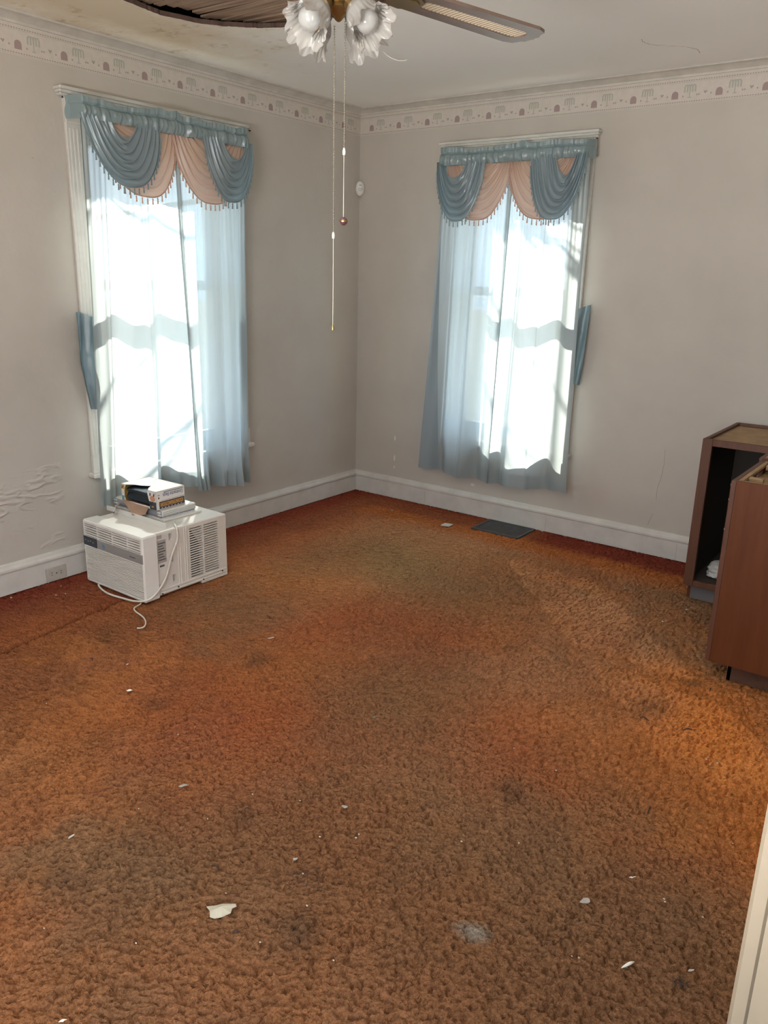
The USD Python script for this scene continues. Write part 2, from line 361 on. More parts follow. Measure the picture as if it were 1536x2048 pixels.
def blob(cx, cy, rx, ry, rot=0.):
    c, s = math.cos(rot), math.sin(rot); dx, dy = X - cx + .25 * (fbm(P0 * 2.5, 3, 31) - .5), Y - cy + .25 * (fbm(P0 * 2.5, 3, 32) - .5)
    a, b = (c * dx + s * dy) / rx, (-s * dx + c * dy) / ry; return np.exp(-(a * a + b * b))
n1, n2 = fbm(P0 * 1.7, 4, 41), fbm(P0 * 5.5, 4, 43)
C = np.empty(X.shape + (3,)); C[:] = (.33, .132, .060)
def lay(col, w):
    global C
    w = np.clip(w, 0, 1)[..., None]; C = C * (1 - w) + np.array(col) * w
ORANGE, RED, TAN, GREY, SUN_ORANGE, MAROON = (.46, .18, .060), (.40, .108, .046), (.42, .215, .11), (.225, .140, .078), (.58, .20, .045), (.22, .046, .030)
lay(TAN, np.clip((n1 - .42) * 3.0, 0, .6)); lay(GREY, np.clip((fbm(P0 * 2.6, 3, 77) - .52) * 5, 0, .55))
lay(ORANGE, np.clip((.5 - n2) * 2.6, 0, .45))
lay(TAN, .75 * blob(1.15, -1.0, .75, .65)); lay((.27, .18, .085), .8 * blob(1.12, -1.05, .36, .30))                   # worn spot before the right window
lay((.25, .165, .085), .6 * blob(1.6, -1.15, .38, .28))
lay(GREY, .5 * blob(.85, -2.2, .30, .22))
lay(RED, .65 * blob(1.35, -1.95, .40, .35)); lay(RED, .6 * blob(1.75, -2.55, .40, .35)); lay(RED, .4 * blob(1.9, -1.75, .3, .3))
lay(ORANGE, .6 * blob(.85, -1.55, .35, .4)); lay(ORANGE, .55 * blob(1.55, -2.25, .3, .3)); lay(ORANGE, .5 * blob(1.30, -3.2, .35, .35))
lay(GREY, .55 * blob(2.15, -2.1, .5, .35)); lay(GREY, .55 * blob(2.7, -2.75, .55, .4)); lay(GREY, .45 * blob(2.3, -3.1, .4, .3)); lay(GREY, .5 * blob(3.1, -2.95, .35, .4))
lay(TAN, .55 * blob(2.35, -1.1, .35, .55, .7))
lay(SUN_ORANGE, .75 * blob(3.05, -1.75, .32, .38)); lay(SUN_ORANGE, .55 * blob(2.95, -1.45, .25, .2)); lay(SUN_ORANGE, .8 * blob(3.35, -2.1, .25, .4))  # sun patch from the right window, painted into the pile colour
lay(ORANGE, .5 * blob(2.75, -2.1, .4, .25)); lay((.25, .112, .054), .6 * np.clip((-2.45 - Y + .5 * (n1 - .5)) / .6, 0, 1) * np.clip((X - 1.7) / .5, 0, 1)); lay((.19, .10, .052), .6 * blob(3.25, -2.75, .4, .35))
lay(GREY, .6 * blob(1.0, -2.0, .22, .25)); lay(GREY, .45 * blob(.75, -1.3, .25, .3)); lay(GREY, .5 * blob(1.95, -3.35, .4, .25)); lay(GREY, .45 * blob(2.05, -2.35, .3, .3)); lay(RED, .45 * blob(1.55, -2.9, .35, .3)); lay(RED, .4 * blob(2.5, -2.2, .25, .3))
REDBR = (.26, .085, .045)
bandL = np.clip((.50 - X + .06 * (n2 - .5)) / .05, 0, 1) * np.clip((-2.2 - Y) / .1, 0, 1) + np.clip((.44 - X + .12 * (n2 - .5)) / .16, 0, 1) * np.clip((Y + 2.2) / .1, 0, 1)
lay((.38, .125, .05), .7 * np.clip((.72 - X) / .3, 0, 1) + 0 * Y); lay((.44, .14, .042), .8 * np.clip((.48 + Y) / .16, 0, 1))
lay(REDBR, .8 * bandL); lay(REDBR, .8 * np.clip((.27 + Y + .08 * (n2 - .5)) / .08, 0, 1))
lay(MAROON, .8 * np.clip((.22 - X + .12 * (n1 - .5)) / .14, 0, 1)); lay(MAROON, .85 * np.clip((.30 + Y + .10 * (n2 - .5)) / .10, 0, 1) * np.clip((X - 1.5) / .1, 0, 1)); lay(MAROON, .5 * np.clip((.12 + Y + .06 * (n2 - .5)) / .08, 0, 1))
lay((.42, .15, .055), .6 * blob(.36, -2.82, .12, .28))
for (cx, cy, r, s) in ((1.38, -2.35, .07, .6), (.75, -2.62, .09, .45), (2.02, -3.05, .06, .5), (2.45, -3.28, .09, .75), (2.17, -1.55, .08, .45), (2.75, -1.75, .07, .5), (2.6, -2.45, .07, .6), (1.9, -3.55, .09, .4), (2.62, -3.55, .12, .4), (2.85, -1.42, .05, .7), (2.95, -3.3, .10, .45), (3.2, -3.1, .06, .5), (1.3, -2.85, .07, .45), (.95, -2.95, .1, .35)):
    lay((.10, .062, .038), s * np.clip(blob(cx, cy, r, r * .8) - .15, 0, 1))
lay((.30, .29, .25), .7 * np.clip(blob(2.78, -2.98, .05, .04) * 1.4 - .3, 0, 1))
C *= (1.02 + .42 * np.clip((Y + 3.2) / 1.2, 0, 1) * (.6 + .8 * n1))[..., None] * (.82 + .36 * noise(wp / .012, 17))[..., None]; C = np.minimum(C, .85)  # pile colour raised toward the windows, painting in their stronger light
C = C * (1 - .6 * np.clip(np.exp(-(seamA / .011) ** 2), 0, 1))[..., None]
nx, ny = X.shape; i, j = np.meshgrid(np.arange(nx - 1), np.arange(ny - 1), indexing='ij'); a = (i * ny + j).ravel()
FF = np.vstack([np.c_[a, a + ny, a + ny + 1], np.c_[a, a + ny + 1, a + 1]])
fl = Obj('floor', 'worn orange-brown shag carpet floor', 'floor', kind='structure', mesh=box(-.2, 5.7, -5.4, .2, -.3, -.03), mat='lawn')
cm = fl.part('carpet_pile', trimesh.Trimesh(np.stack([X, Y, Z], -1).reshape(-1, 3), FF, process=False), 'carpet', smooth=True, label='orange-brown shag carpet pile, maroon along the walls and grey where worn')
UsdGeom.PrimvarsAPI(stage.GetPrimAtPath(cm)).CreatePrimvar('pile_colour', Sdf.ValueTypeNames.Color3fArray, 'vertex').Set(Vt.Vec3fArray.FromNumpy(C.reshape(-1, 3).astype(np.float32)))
def carpet_z(x, y):
    i = min(max(np.searchsorted(xs, x), 2), nx - 3); j = min(max(np.searchsorted(ys, y), 2), ny - 3); return float(Z[i - 2:i + 3, j - 2:j + 3].max())

# ceiling with the collapsed hole; laths above it
hole = Polygon([(.548, -2.18), (.517, -1.977), (.568, -1.808), (.62, -1.735), (.691, -1.664), (.75, -1.618), (.821, -1.584), (.966, -1.553), (1.06, -1.566), (1.188, -1.558), (1.367, -1.559), (1.60, -1.62), (1.72, -1.85), (1.70, -2.2), (1.5, -2.45), (1.1, -2.56), (.75, -2.5), (.60, -2.35)])
hp = []
for p, q in zip(hole.exterior.coords[:-1], hole.exterior.coords[1:]):
    for t in np.linspace(0, 1, 12, endpoint=False):
        hp.append((p[0] + (q[0] - p[0]) * t + rng.normal(0, .0022), p[1] + (q[1] - p[1]) * t + rng.normal(0, .0022)))
hole = Polygon(hp).buffer(0)
ceil = extrude(sbox(0, YS, XE, 0).difference(hole), .018); ceil.apply_translation([0, 0, ZC])
ce = Obj('ceiling', 'white plaster ceiling with brown water stains around a hole', 'ceiling', kind='structure', mesh=ceil, mat='ceiling_paint')
rim = [Polygon([(0, -.001), (.0012, -.001), (.0012, .019), (0, .019)])]
hc = np.array(hole.buffer(-.0018).exterior.coords)
ce.part('broken_plaster_edge', grid(lambda u, v: np.c_[np.interp(u.ravel(), np.linspace(0, 1, len(hc)), hc[:, 0]) , np.interp(u.ravel(), np.linspace(0, 1, len(hc)), hc[:, 1]), ZC - .0004 + .0185 * v.ravel()], len(hc), 3), 'plaster_edge')
cy = -2.62
k = 0
by_, bx_ = [-2.7, -2.1, -1.999, -1.889, -1.775, -1.701, -1.606, -1.521, -1.438, -1.407, -1.38], [.50, .44, .495, .537, .535, .550, .605, .672, .806, .896, 1.0]
while cy < -1.40:
    w = .033 + rng.uniform(-.003, .003)
    if True:
        x0 = float(np.interp(cy + w, by_, bx_)) + rng.uniform(-.004, .012); x1 = 1.95
        if x1 - x0 > .1:
            m = trimesh.creation.box([x1 - x0, w, .008]); m = m.subdivide().subdivide(); v = m.vertices
            v[:, 2] += .004 * np.sin(v[:, 0] * 5 + k) + .003 * (noise(np.c_[v[:, 0] * 9, v[:, 1] * 3, 0 * v[:, 0] + k], 3) - .5); v[:, 1] += .003 * (noise(np.c_[v[:, 0] * 7, 0 * v[:, 0], 0 * v[:, 0] + k], 5) - .5)
            m.vertices = v; m.apply_transform(trimesh.transformations.rotation_matrix(rng.uniform(-.006, .006), [0, 0, 1])); m.apply_translation([(x0 + x1) / 2, cy + w / 2, 2.548 + rng.uniform(-.003, .004)])
            ce.part('lath', m, 'old_wood')
    cy += w + .007 + rng.uniform(0, .004); k += 1
sl = box(.56, 1.5, -2.205, -2.165, 2.531, 2.541)
ce.part('lath', sl, 'whitewashed_wood', label='white-smeared lath at the broken end of the hole')
for x in (.20, .62, 1.05, 1.48, 1.9, 2.3):
    ce.part('joist', box(x, x + .045, YS, 0, 2.60, 2.76), 'attic_dark')
ce.part('attic_floor', cat(box(0, XE, YS, 0, 2.86, 2.9)), 'attic_dark')
cp = spline([(2.05, -.62, ZC - .0006), (2.13, -.45, ZC - .0006), (2.18, -.40, ZC - .0006), (2.20, -.27, ZC - .0006)], 30); cp[:, :2] += rng.normal(0, .003, (30, 2))
ce.part('plaster_crack', tube(cp, .0013, 5), 'scuff_grey')

# baseboards, crown mouldings, wallpaper borders
bp = [(0, 0), (.017, 0), (.017, .096), (.015, .100), (.015, .106), (.024, .110), (.026, .118), (.024, .124), (.017, .129), (.013, .134), (.012, .140), (.008, .146), (0, .148)]
bl = Obj('baseboard_left', 'white painted moulded baseboard along the left wall', 'baseboard', kind='structure', mesh=prism(bp, 'y', YS, 0), mat='white_trim', smooth=35)
br = Obj('baseboard_right', 'white painted moulded baseboard along the right wall under the vent window', 'baseboard', kind='structure', mesh=prism(bp, 'x', 0, XE), mat='white_trim', smooth=35)
for x in (1.52, 2.32, .62):
    br.part('joint', box(x, x + .0015, -.0178, -.005, .002, .097), 'scuff_grey')
crp = [(0, 2.469), (.008, 2.469), (.010, 2.474), (.010, 2.479), (.022, 2.486), (.035, 2.493), (.046, 2.497), (.058, 2.498), (.062, 2.505), (0, 2.505)]
Obj('trim_1', 'dull cream crown moulding along the top of the left wall', 'moulding', kind='structure', mesh=prism(crp, 'y', YS, 0), mat='crown_paint', smooth=35)
Obj('trim_2', 'dull cream crown moulding along the top of the right wall', 'moulding', kind='structure', mesh=prism(crp, 'x', 0, XE), mat='crown_paint', smooth=35)

ZB0, ZB1 = 2.3495, 2.469
def arch(w, h, n=8):
    return Polygon([(-w / 2, 0), (w / 2, 0)] + [(w / 2 * math.cos(t), h - w / 2 + w / 2 * math.sin(t)) for t in np.linspace(0, PI, n)])
def tree_motif():
    P = sbox(-.0022, 0, .0022, .05)
    for x in (-.018, -.006, .006, .018):
        r = .0065
        P = P.union(Point(x, .050).buffer(r + .004, 6).difference(Point(x, .050).buffer(r - .0025, 6)).intersection(sbox(x - .02, .048, x + .02, .08)))
    for x in (-.026, -.0125, 0, .0125, .026): P = P.union(sbox(x - .0036, .026 + .004 * (abs(x) < .01), x + .0036, .052))
    return P.union(sbox(-.009, 0, .009, .004)).buffer(.0002)
heart = Polygon([(0, -.008), (.009, .003), (.006, .008), (0, .004), (-.006, .008), (-.009, .003)])
houseP, treeP = arch(.033, .036), tree_motif()
def border(nm, lab, axis, starts, lo, hi):
    if axis == 'x': base = box(lo, hi, -.0008, .0005, ZB0, ZB1)
    else: base = box(-.0005, .0008, lo, hi, ZB0, ZB1)
    b = Obj(nm, lab, 'wallpaper border', kind='structure', mesh=base, mat='border_paper')
    def pr(shape, a, z, d=.0005):
        m = extrude(shape, d)
        return put(m, (a, -.0006, z), (1, 0, 0), (0, 0, 1)) if axis == 'x' else put(m, (.0006, a, z), (0, 1, 0), (0, 0, 1))
    for s in starts:
        for nmm, sh, da, z, mt in (('house_motif', houseP, 0, 2.374, 'border_mauve'), ('tree_motif', treeP, .072, 2.375, 'border_sage'), ('heart_motif', heart, .148, 2.395, 'border_dot')):
            if lo < s + da - .03 and s + da + .03 < hi: b.part(nmm, pr(sh, s + da, z), mt)
        fl_ = [pr(Point(0, 0).buffer(.004, 4), s + d, 2.382 + .006 * math.sin(9 * d), .0004) for d in (.040, .108, .118, .175)]
        b.part('flower_sprinkle', cat([f for f in fl_]), 'border_dot')
    step = .0119
    for z in (2.3595, 2.4535):
        n = int((hi - lo) / step)
        rows = [pr(affinity.scale(Point(0, 0).buffer(1, 4), .0042, .0028), lo + (q + .5) * step, z, .0004) for q in range(n)]
        b.part('dotted_line', cat(rows), 'border_dot')
        b.part('dotted_line', cat([pr(sbox(lo, z - .0075, hi, z - .0058), 0, 0, .0004)] if False else [pr(sbox(0, z - .0072, hi - lo, z - .0058), lo, 0, .0004)]), 'border_sage')
border('trim_3', 'cream wallpaper border of mauve houses and grey-green trees on the left wall', 'y', [-.384 - .2145 * k for k in range(-1, 13)], -3.2, -.001)
border('trim_4', 'cream wallpaper border of mauve houses and grey-green trees on the right wall', 'x', [.093 + .2135 * k for k in range(16)], .001, XE)

# ------------------------------------------------------------------ windows. local frame: a = along wall, o = out from wall into the room (negative = recess), z
def frame(side):
    if side == 'L': return lambda a0, a1, o0, o1, z0, z1, c=None: bev(o0, o1, a0, a1, z0, z1, c) if c else box(o0, o1, a0, a1, z0, z1)
    return lambda a0, a1, o0, o1, z0, z1, c=None: bev(a0, a1, -o1, -o0, z0, z1, c) if c else box(a0, a1, -o1, -o0, z0, z1)
def window(n, side, O, crown, lab):
    a0, a1, z0, z1 = O; B = frame(side)
    w = Obj(f'window_{n}', lab, 'window', kind='structure', base=((0, (a0 + a1) / 2, z0) if side == 'L' else ((a0 + a1) / 2, 0, z0)))
    cw = .095
    for s, (b0, b1) in enumerate(((a0 - cw, a0 + .004), (a1 - .004, a1 + cw))):
        flutes = [B(b0, b1, 0, .018, z0, z1 + .11, .003)]
        for q in range(4): flutes.append(B(b0 + .014 + q * .019, b0 + .026 + q * .019, .016, .0205, z0 + .10, z1 - .02, .002))
        flutes.append(B(b0 - .002, b1 + .002, .0, .024, z1 - .0, z1 + .10, .003))
        flutes.append(B(b0 - .002, b1 + .002, .0, .024, z0, z0 + .09, .003))
        w.part('side_casing', cat(flutes), 'white_trim')
    hd = [B(a0 - cw, a1 + cw, 0, .019, z1 - .002, z1 + .11, .003)]
    for q in range(3): hd.append(B(a0 - cw, a1 + cw, .015, .025 + .004 * q, z1 + .05 + q * .022, z1 + .062 + q * .022, .004))
    w.part('head_casing', cat(hd), 'white_trim')
    c0, c1 = crown
    w.part('head_crown', cat(B(c0 + .012, c1 - .012, 0, .035, z1 + .105, z1 + .118, .004), B(c0 + .006, c1 - .006, 0, .046, z1 + .116, z1 + .130, .004), B(c0, c1, 0, .056, z1 + .128, z1 + .142, .003)), 'white_trim')
    w.part('stool', B(a0 - cw - .018, a1 + cw + .018, -.05, .050, z0 - .022, z0 + .003, .006), 'white_trim')
    w.part('apron', cat(B(a0 - .03, a1 + .03, 0, .016, z0 - .11, z0 - .02, .003), B(a0 - .03, a1 + .03, 0, .022, z0 - .035, z0 - .02, .003)), 'white_trim')
    for b0, b1 in ((a0 - .001, a0 + .018), (a1 - .018, a1 + .001)): w.part('jamb', B(b0, b1, -TH, .002, z0, z1), 'white_trim')
    w.part('jamb', B(a0, a1, -TH, .002, z1 - .018, z1), 'white_trim'); w.part('sill', B(a0, a1, -TH - .04, -.04, z0 - .02, z0 + .02), 'white_trim')
    mid = z0 + .565 * (z1 - z0)
    for nm, o, zz0, zz1, rb, rtp in (('lower_sash', -.085, z0 + .02, mid + .026, .075, .052), ('upper_sash', -.125, mid - .026, z1 - .018, .052, .05)):
        s0, s1 = a0 + .019, a1 - .019; st = .045
        fr = cat(B(s0, s0 + st, o - .032, o, zz0, zz1, .003), B(s1 - st, s1, o - .032, o, zz0, zz1, .003), B(s0 + st, s1 - st, o - .032, o, zz0, zz0 + rb, .003), B(s0 + st, s1 - st, o - .032, o, zz1 - rtp, zz1, .003))
        p = w.part(nm, fr, 'white_trim')
        w.part('pane', B(s0 + st - .004, s1 - st + .004, o - .018, o - .015, zz0 + rb - .004, zz1 - rtp + .004), 'glass', parent=p)
    w.part('sash_stop', cat(B(a0 + .018, a0 + .030, -.085, -.055, z0, z1 - .018), B(a1 - .030, a1 - .018, -.085, -.055, z0, z1 - .018)), 'white_trim')
    return w
window(1, 'L', WL, (-2.169, -1.035), 'white double-hung sash window with fluted casing in the left wall')
window(2, 'R', WR, (.646, 1.652), 'white double-hung sash window in the right wall above the floor vent')

# ------------------------------------------------------------------ curtains
def W3(side, a, o, z):
    return np.stack([o, a, z], -1) if side == 'L' else np.stack([a, -o, z], -1)
def panel(side, top, bot, ztop, zb, waves, ph, off, lab, seed, hemlab=None, ruffle=0., turned=0.):
    """one hanging curtain: top/bot = (a0,a1); waves = folds; zb = (bottom z at a0, at a1)"""
    def f(u, v, extra=0., v0=0., v1=1.):
        v = v0 + (v1 - v0) * v
        a = (top[0] + (bot[0] - top[0]) * v ** 1.15) * (1 - u) + (top[1] + (bot[1] - top[1]) * v ** 1.15) * u
        uu = u + .02 * np.sin(3 * v + seed)
        A = .006 + .038 * v ** .8
        fold = np.sin(2 * PI * waves * uu + ph) + .35 * np.sin(2 * PI * waves * 2.3 * uu + 1.7 * ph + .8 * v) * (1 - .3 * v)
        crease = np.exp(-((uu - .52 - .03 * v) / .018) ** 2) + .7 * np.exp(-((uu - .22 + .02 * v) / .014) ** 2)
        g = .006 * (1 - v) * np.sin(2 * PI * 17 * u + seed) * np.exp(-v * 5)
        nse = .010 * (fbm(np.stack([a * 5, v * 3.5, 0 * a + seed], -1), 3, seed) - .5)
        o = off + A * fold + .010 * crease + g + nse + extra
        o = o + ruffle * np.clip((v - .86) / .14, 0, 1) ** 1.5 * .012 * np.sin(2 * PI * 9 * u + 2 * np.sin(7 * u)) + .03 * v * .0
        z = ztop + (zb[0] * (1 - u) + zb[1] * u - ztop) * v + v * .006 * np.sin(2 * PI * waves * u + ph + 1)
        return W3(side, a, np.maximum(o, .062), z)
    cx = (top[0] + top[1]) / 2
    t = Obj('curtain', lab, 'curtain', base=((off, cx, ztop) if side == 'L' else (cx, -off, ztop)))
    t.part('cloth', grid(lambda u, v: f(u, v), 150, 110), 'sheer_teal', smooth=True)
    t.part('hem', grid(lambda u, v: f(u, v, .0025, .955, 1.0), 150, 8), 'hem_teal', smooth=True)
    for s in (0, 1):
        t.part('side_hem', grid(lambda u, v: f(s * .986 + u * .014, v, .002), 5, 110), 'hem_teal', smooth=True)
    if turned:
        t.part('turned_edge', grid(lambda u, v: f(u * np.clip(.03 + turned * (v - .25), .012, 1), v, .003), 24, 110), 'turned_teal', smooth=True)
    return t
panel('L', (-2.125, -1.595), (-2.185, -1.565), 2.165, (.362, .345), 1.9, 2.2, .118, 'pale teal sheer curtain on the left half of the left-wall window, behind the air conditioner', 3, ruffle=.5)
panel('L', (-1.622, -1.135), (-1.592, -1.150), 2.165, (.325, .285), 1.7, .6, .128, 'pale teal sheer curtain on the right half of the left-wall window, towards the room corner', 5, ruffle=1.6)
panel('R', (.735, 1.205), (.645, 1.165), 2.155, (.290, .262), 1.8, 2.5, .118, 'pale teal sheer curtain on the left half of the right-wall window, towards the room corner', 8, turned=.24)
panel('R', (1.172, 1.650), (1.130, 1.700), 2.155, (.262, .300), 1.6, 3.9, .128, 'pale teal sheer curtain on the right half of the right-wall window, above the floor vent', 11)

def tieback(side, pts, off, lab, seed):
    """tapered cloth band hanging by the casing: pts = left/right edge samples (z, a_left, a_right)"""
    Zs = [p[0] for p in pts]; A0 = [p[1] for p in pts]; A1 = [p[2] for p in pts]
    def f(u, v, d=0.):
        z = Zs[0] + (Zs[-1] - Zs[0]) * v
        a = np.interp(-z, [-q for q in Zs], A0) * (1 - u) + np.interp(-z, [-q for q in Zs], A1) * u
        o = off + .010 * np.sin(2 * PI * 1.6 * u + 3 * v + seed) + .012 * (fbm(np.stack([a * 30, z * 9, 0 * a + seed], -1), 3, seed) - .5) + d
        return W3(side, a, o, z + .012 * np.sin(5 * u + seed) * (1 - v))
    m = cat(grid(lambda u, v: f(u, v), 26, 60), grid(lambda u, v: f(u, v, .004), 26, 60))
    ca = (A0[0] + A1[0]) / 2
    Obj('curtain_tieback', lab, 'curtain tieback', base=((off, ca, Zs[0]) if side == 'L' else (ca, -off, Zs[0])), mesh=m, mat='tieback_teal', smooth=True)
tieback('L', [(1.285, -2.185, -2.07), (1.05, -2.178, -2.06), (.83, -2.135, -2.08)], .052, 'dark teal cloth tieback hanging at the left edge of the left-wall window', 1)
tieback('L', [(1.235, -1.20, -1.095), (1.0, -1.20, -1.10), (.78, -1.19, -1.128)], .052, 'narrow dark teal tieback showing at the right edge of the left-wall window', 2)
tieback('R', [(1.352, 1.58, 1.700), (1.10, 1.58, 1.690), (.92, 1.60, 1.672)], .052, 'dark teal cloth tieback hanging at the right edge of the right-wall window', 3)

def swag(side, t, nm, a0, a1, w0, w1, zt, s0, s1, off, mt, seed, skew=0.):
    """one draped scallop. gathered over w0 at the left and w1 at the right; s0 = sag of the inner edge, s1 of the hem"""
    def pos(u, r, d=0.):
        A = a0 + w0 * (1 - r) ** 1.0; Bq = a1 - w1 * (1 - r)
        e = np.abs(2 * u - 1); bulge = 1 - e ** (2.0 + .9 * r)
        a = A * (1 - u) + Bq * u + skew * bulge * r
        uu = np.clip(u, 0, 1)
        # sides hang nearly straight down near the hem
        a = a + (.5 - uu) * 2 * .18 * (1 - bulge) * bulge * 4 * (-.06) * r
        sag = s0 + (s1 - s0) * r ** .85
        z = zt - sag * bulge
        pl = np.sin(2 * PI * (5.5 * r + .25 * np.sin(2 * PI * u + seed))) * bulge ** .4
        pl2 = np.sin(2 * PI * (11 * r + .4 * np.sin(4 * u + seed)))
        o = off + .018 * bulge * (.4 + r) + .0075 * pl + .003 * pl2 * bulge + .004 * np.sin(2 * PI * 7 * r) * (1 - bulge) + d
        return W3(side, a, o, z - .004 * pl * bulge)
    p = t.part(nm, grid(lambda u, v: pos(u, v), 70, 90), mt, smooth=True)
    uu = np.linspace(.03, .97, 60); e = pos(uu, np.ones(60), .003)
    t.part('bead_cord', tube(e, .0032, 6), mt, parent=p)
    L_ = np.r_[0, np.cumsum(np.linalg.norm(np.diff(e, axis=0), axis=1))]
    for s in np.arange(.025, L_[-1] - .01, .031):
        q = np.array([np.interp(s, L_, e[:, k]) for k in range(3)])
        pr = [(0, 0), (.0012, 0), (.0012, -.006), (.0036, -.010), (.0026, -.014), (.0040, -.033), (0, -.034)]
        m = lathe(pr[::-1], 8); m.apply_translation(q); t.part('tassel', m, mt, parent=p)
def valance(side, a0, a1, zt, zb, off, lab, edges, seed):
    base = ((off, (a0 + a1) / 2, zt) if side == 'L' else ((a0 + a1) / 2, -off, zt))
    t = Obj('valance', lab, 'valance', base=base)
    def hd(u, v, front=1):
        a = a0 + (a1 - a0) * u
        peak = .024 * (fbm(np.stack([a * 11, 0 * a, 0 * a + seed], -1), 3, seed) - .45) * 2
        z = zt + peak * (1 - v) ** 2 + (zb - zt) * v
        bulge = np.sin(PI * np.clip((v - .32) / .68, 0, 1)) * .012
        pl = .030 * (fbm(np.stack([a * 34, v * .8, 0 * a + seed], -1), 3, seed + 2) - .5) * (.5 + v) + .007 * (noise(np.stack([a * 95, v * .7, 0 * a + seed], -1), seed + 4) - .5)
        pinch = -.008 * np.exp(-((v - .32) / .05) ** 2)
        wrap = -.07 * np.clip(np.maximum(.03 - u, u - .97) / .03, 0, 1) ** 2.2
        return W3(side, a, off + front * (bulge + pinch) + pl + wrap + .012 * front, z)
    t.part('header', grid(hd, 260, 34), 'header_teal', smooth=True)
    t.part('header_back', grid(lambda u, v: hd(u, v, -1), 160, 12), 'header_teal', smooth=True)
    for (nm, q0, q1, w0, w1, s0, s1, o, mt, sd, sk) in edges:
        swag(side, t, nm, q0, q1, w0, w1, zb + .022, s0, s1 + .01, o, mt, sd, sk)
    return t
vo = .168
valance('L', -2.165, -1.140, 2.208, 2.122, vo, 'teal and peach swag valance with bead tassels over the left-wall window', [
    ('peach_swag', -2.10, -1.615,   .10, .13, .0, .305, vo - .018, 'swag_peach', 1, .02), ('peach_swag', -1.655, -1.17,  .13, .10, .0, .305, vo - .014, 'swag_peach', 2, -.02),
    ('teal_swag', -2.165, -1.740, .15, .13, .075, .275, vo + .014, 'swag_teal', 3, .02), ('teal_swag', -1.485, -1.140, .14, .05, .085, .295, vo + .016, 'swag_teal', 4, 0.)], 3)
valance('R', .722, 1.660, 2.200, 2.112, vo, 'teal and peach swag valance with bead tassels over the right-wall window', [
    ('peach_swag', .78, 1.215, .10, .13, .0, .315, vo - .018, 'swag_peach', 5, 0.), ('peach_swag', 1.18, 1.62, .13, .10, .0, .315, vo - .014, 'swag_peach', 6, 0.),
    ('teal_swag', .722, 1.050, .045, .12, .09, .315, vo + .014, 'swag_teal', 7, 0.), ('teal_swag', 1.330, 1.660, .15, .06, .11, .315, vo + .016, 'swag_teal', 8, 0.)], 9)
for side, a0, a1, lab in (('L', -2.125, -1.18, 'white curtain rod carrying the valance of the left-wall window'), ('R', .76, 1.62, 'white curtain rod carrying the valance of the right-wall window')):
    o = .15
    pts = [W3(side, np.array(a), np.array(b), np.array(2.155)) for a, b in ((a0, .03), (a0, o - .02), (a0 + .02, o), (a1 - .02, o), (a1, o - .02), (a1, .03))]
    Obj('curtain_rod', lab, 'curtain rod', base=tuple(pts[0]), mesh=tube(np.array(pts), .007, 8), mat='plastic_white')

# ------------------------------------------------------------------ air conditioner
AC = Obj('air_conditioner', 'white window air conditioner standing on the carpet under the left-wall window', 'air conditioner', base=(.38, -2.04, 0))
x0, x1, y0, y1, zt = .166, .597, -2.225, -1.780, .325
core = m3.Manifold(m3.Mesh(np.asarray(bev(x0, x1, y0, y1, .012, zt, .004).vertices, np.float32), np.asarray(bev(x0, x1, y0, y1, .012, zt, .004).faces, np.uint32)))
def cutbox(m, a): 
    b = m3.Manifold.cube([a[1] - a[0], a[3] - a[2], a[5] - a[4]]).translate([a[0], a[2], a[4]]); return m - b
vents = [(-2.016, -1.938), (-1.928, -1.838)]
for v0, v1 in vents: core = cutbox(core, (x1 - .03, x1 + .01, v0, v1, .050, .305))
for (yy, zz, h) in ((-2.14, .272, .036), (-2.137, .165, .03), (-2.128, .062, .036)): core = cutbox(core, (x1 - .012, x1 + .01, yy, yy + .018, zz, zz + h))
AC.part('cabinet', core, 'ac_side')
for v0, v1 in vents: AC.part('vent_recess', box(x1 - .0298, x1 - .028, v0, v1, .05, .305), 'ac_dark')
for (yy, zz, h) in ((-2.14, .272, .036), (-2.137, .165, .03), (-2.128, .062, .036)): AC.part('bracket_slot', box(x1 - .0118, x1 - .010, yy, yy + .018, zz, zz + h), 'ac_fin')
for v0, v1 in vents:
    for k in range(21):
        z = .055 + k * .0122
        m = box(x1 - .0045, x1 + .0005, v0, v1, z + .0036, z + .0088); v = m.vertices; v[:, 2] += (v[:, 0] - x1) * -.10; m.vertices = v
        AC.part('side_louvre', m, 'ac_side')
# the metal fan shroud seen behind the slots
AC.part('inner_shroud', extrude(Polygon([(-1.839, .051), (-1.932, .051), (-1.940, .205), (-2.004, .304), (-1.839, .304)]), .004).apply_transform(np.array([[0, 0, 1, x1 - .021], [1, 0, 0, 0], [0, 1, 0, 0], [0, 0, 0, 1.]])), 'ac_fin')
for yy in (-2.092, -2.078, -2.052, -2.040): AC.part('side_rib', bev(x1 - .002, x1 + .0035, yy, yy + .007, .03, .318, .002), 'ac_side')
for zz in (.018, .034): AC.part('base_flange', bev(x1 - .002, x1 + .004, -2.20, -1.79, zz, zz + .009, .002), 'ac_side')
AC.part('base_pan', bev(x0 + .004, x1 + .002, -1.95, -1.782, .0, .016, .003), 'ac_side')
for yy, zz in ((-2.195, .022), (-2.10, .030), (-1.945, .022), (-1.82, .032)): AC.part('screw', trimesh.creation.cylinder(.0035, .004, sections=8).apply_transform(trimesh.transformations.rotation_matrix(PI / 2, [0, 1, 0])).apply_translation([x1 + .005, yy, zz]), 'slot_dark')
AC.part('rating_label', box(x1, x1 + .0008, -2.207, -2.158, .175, .287), 'label_grey')
for k in range(7): AC.part('label_print', box(x1 + .0007, x1 + .0012, -2.203, -2.163 - .006 * (k % 3), .188 + k * .0135, .193 + k * .0135), 'print_dark')
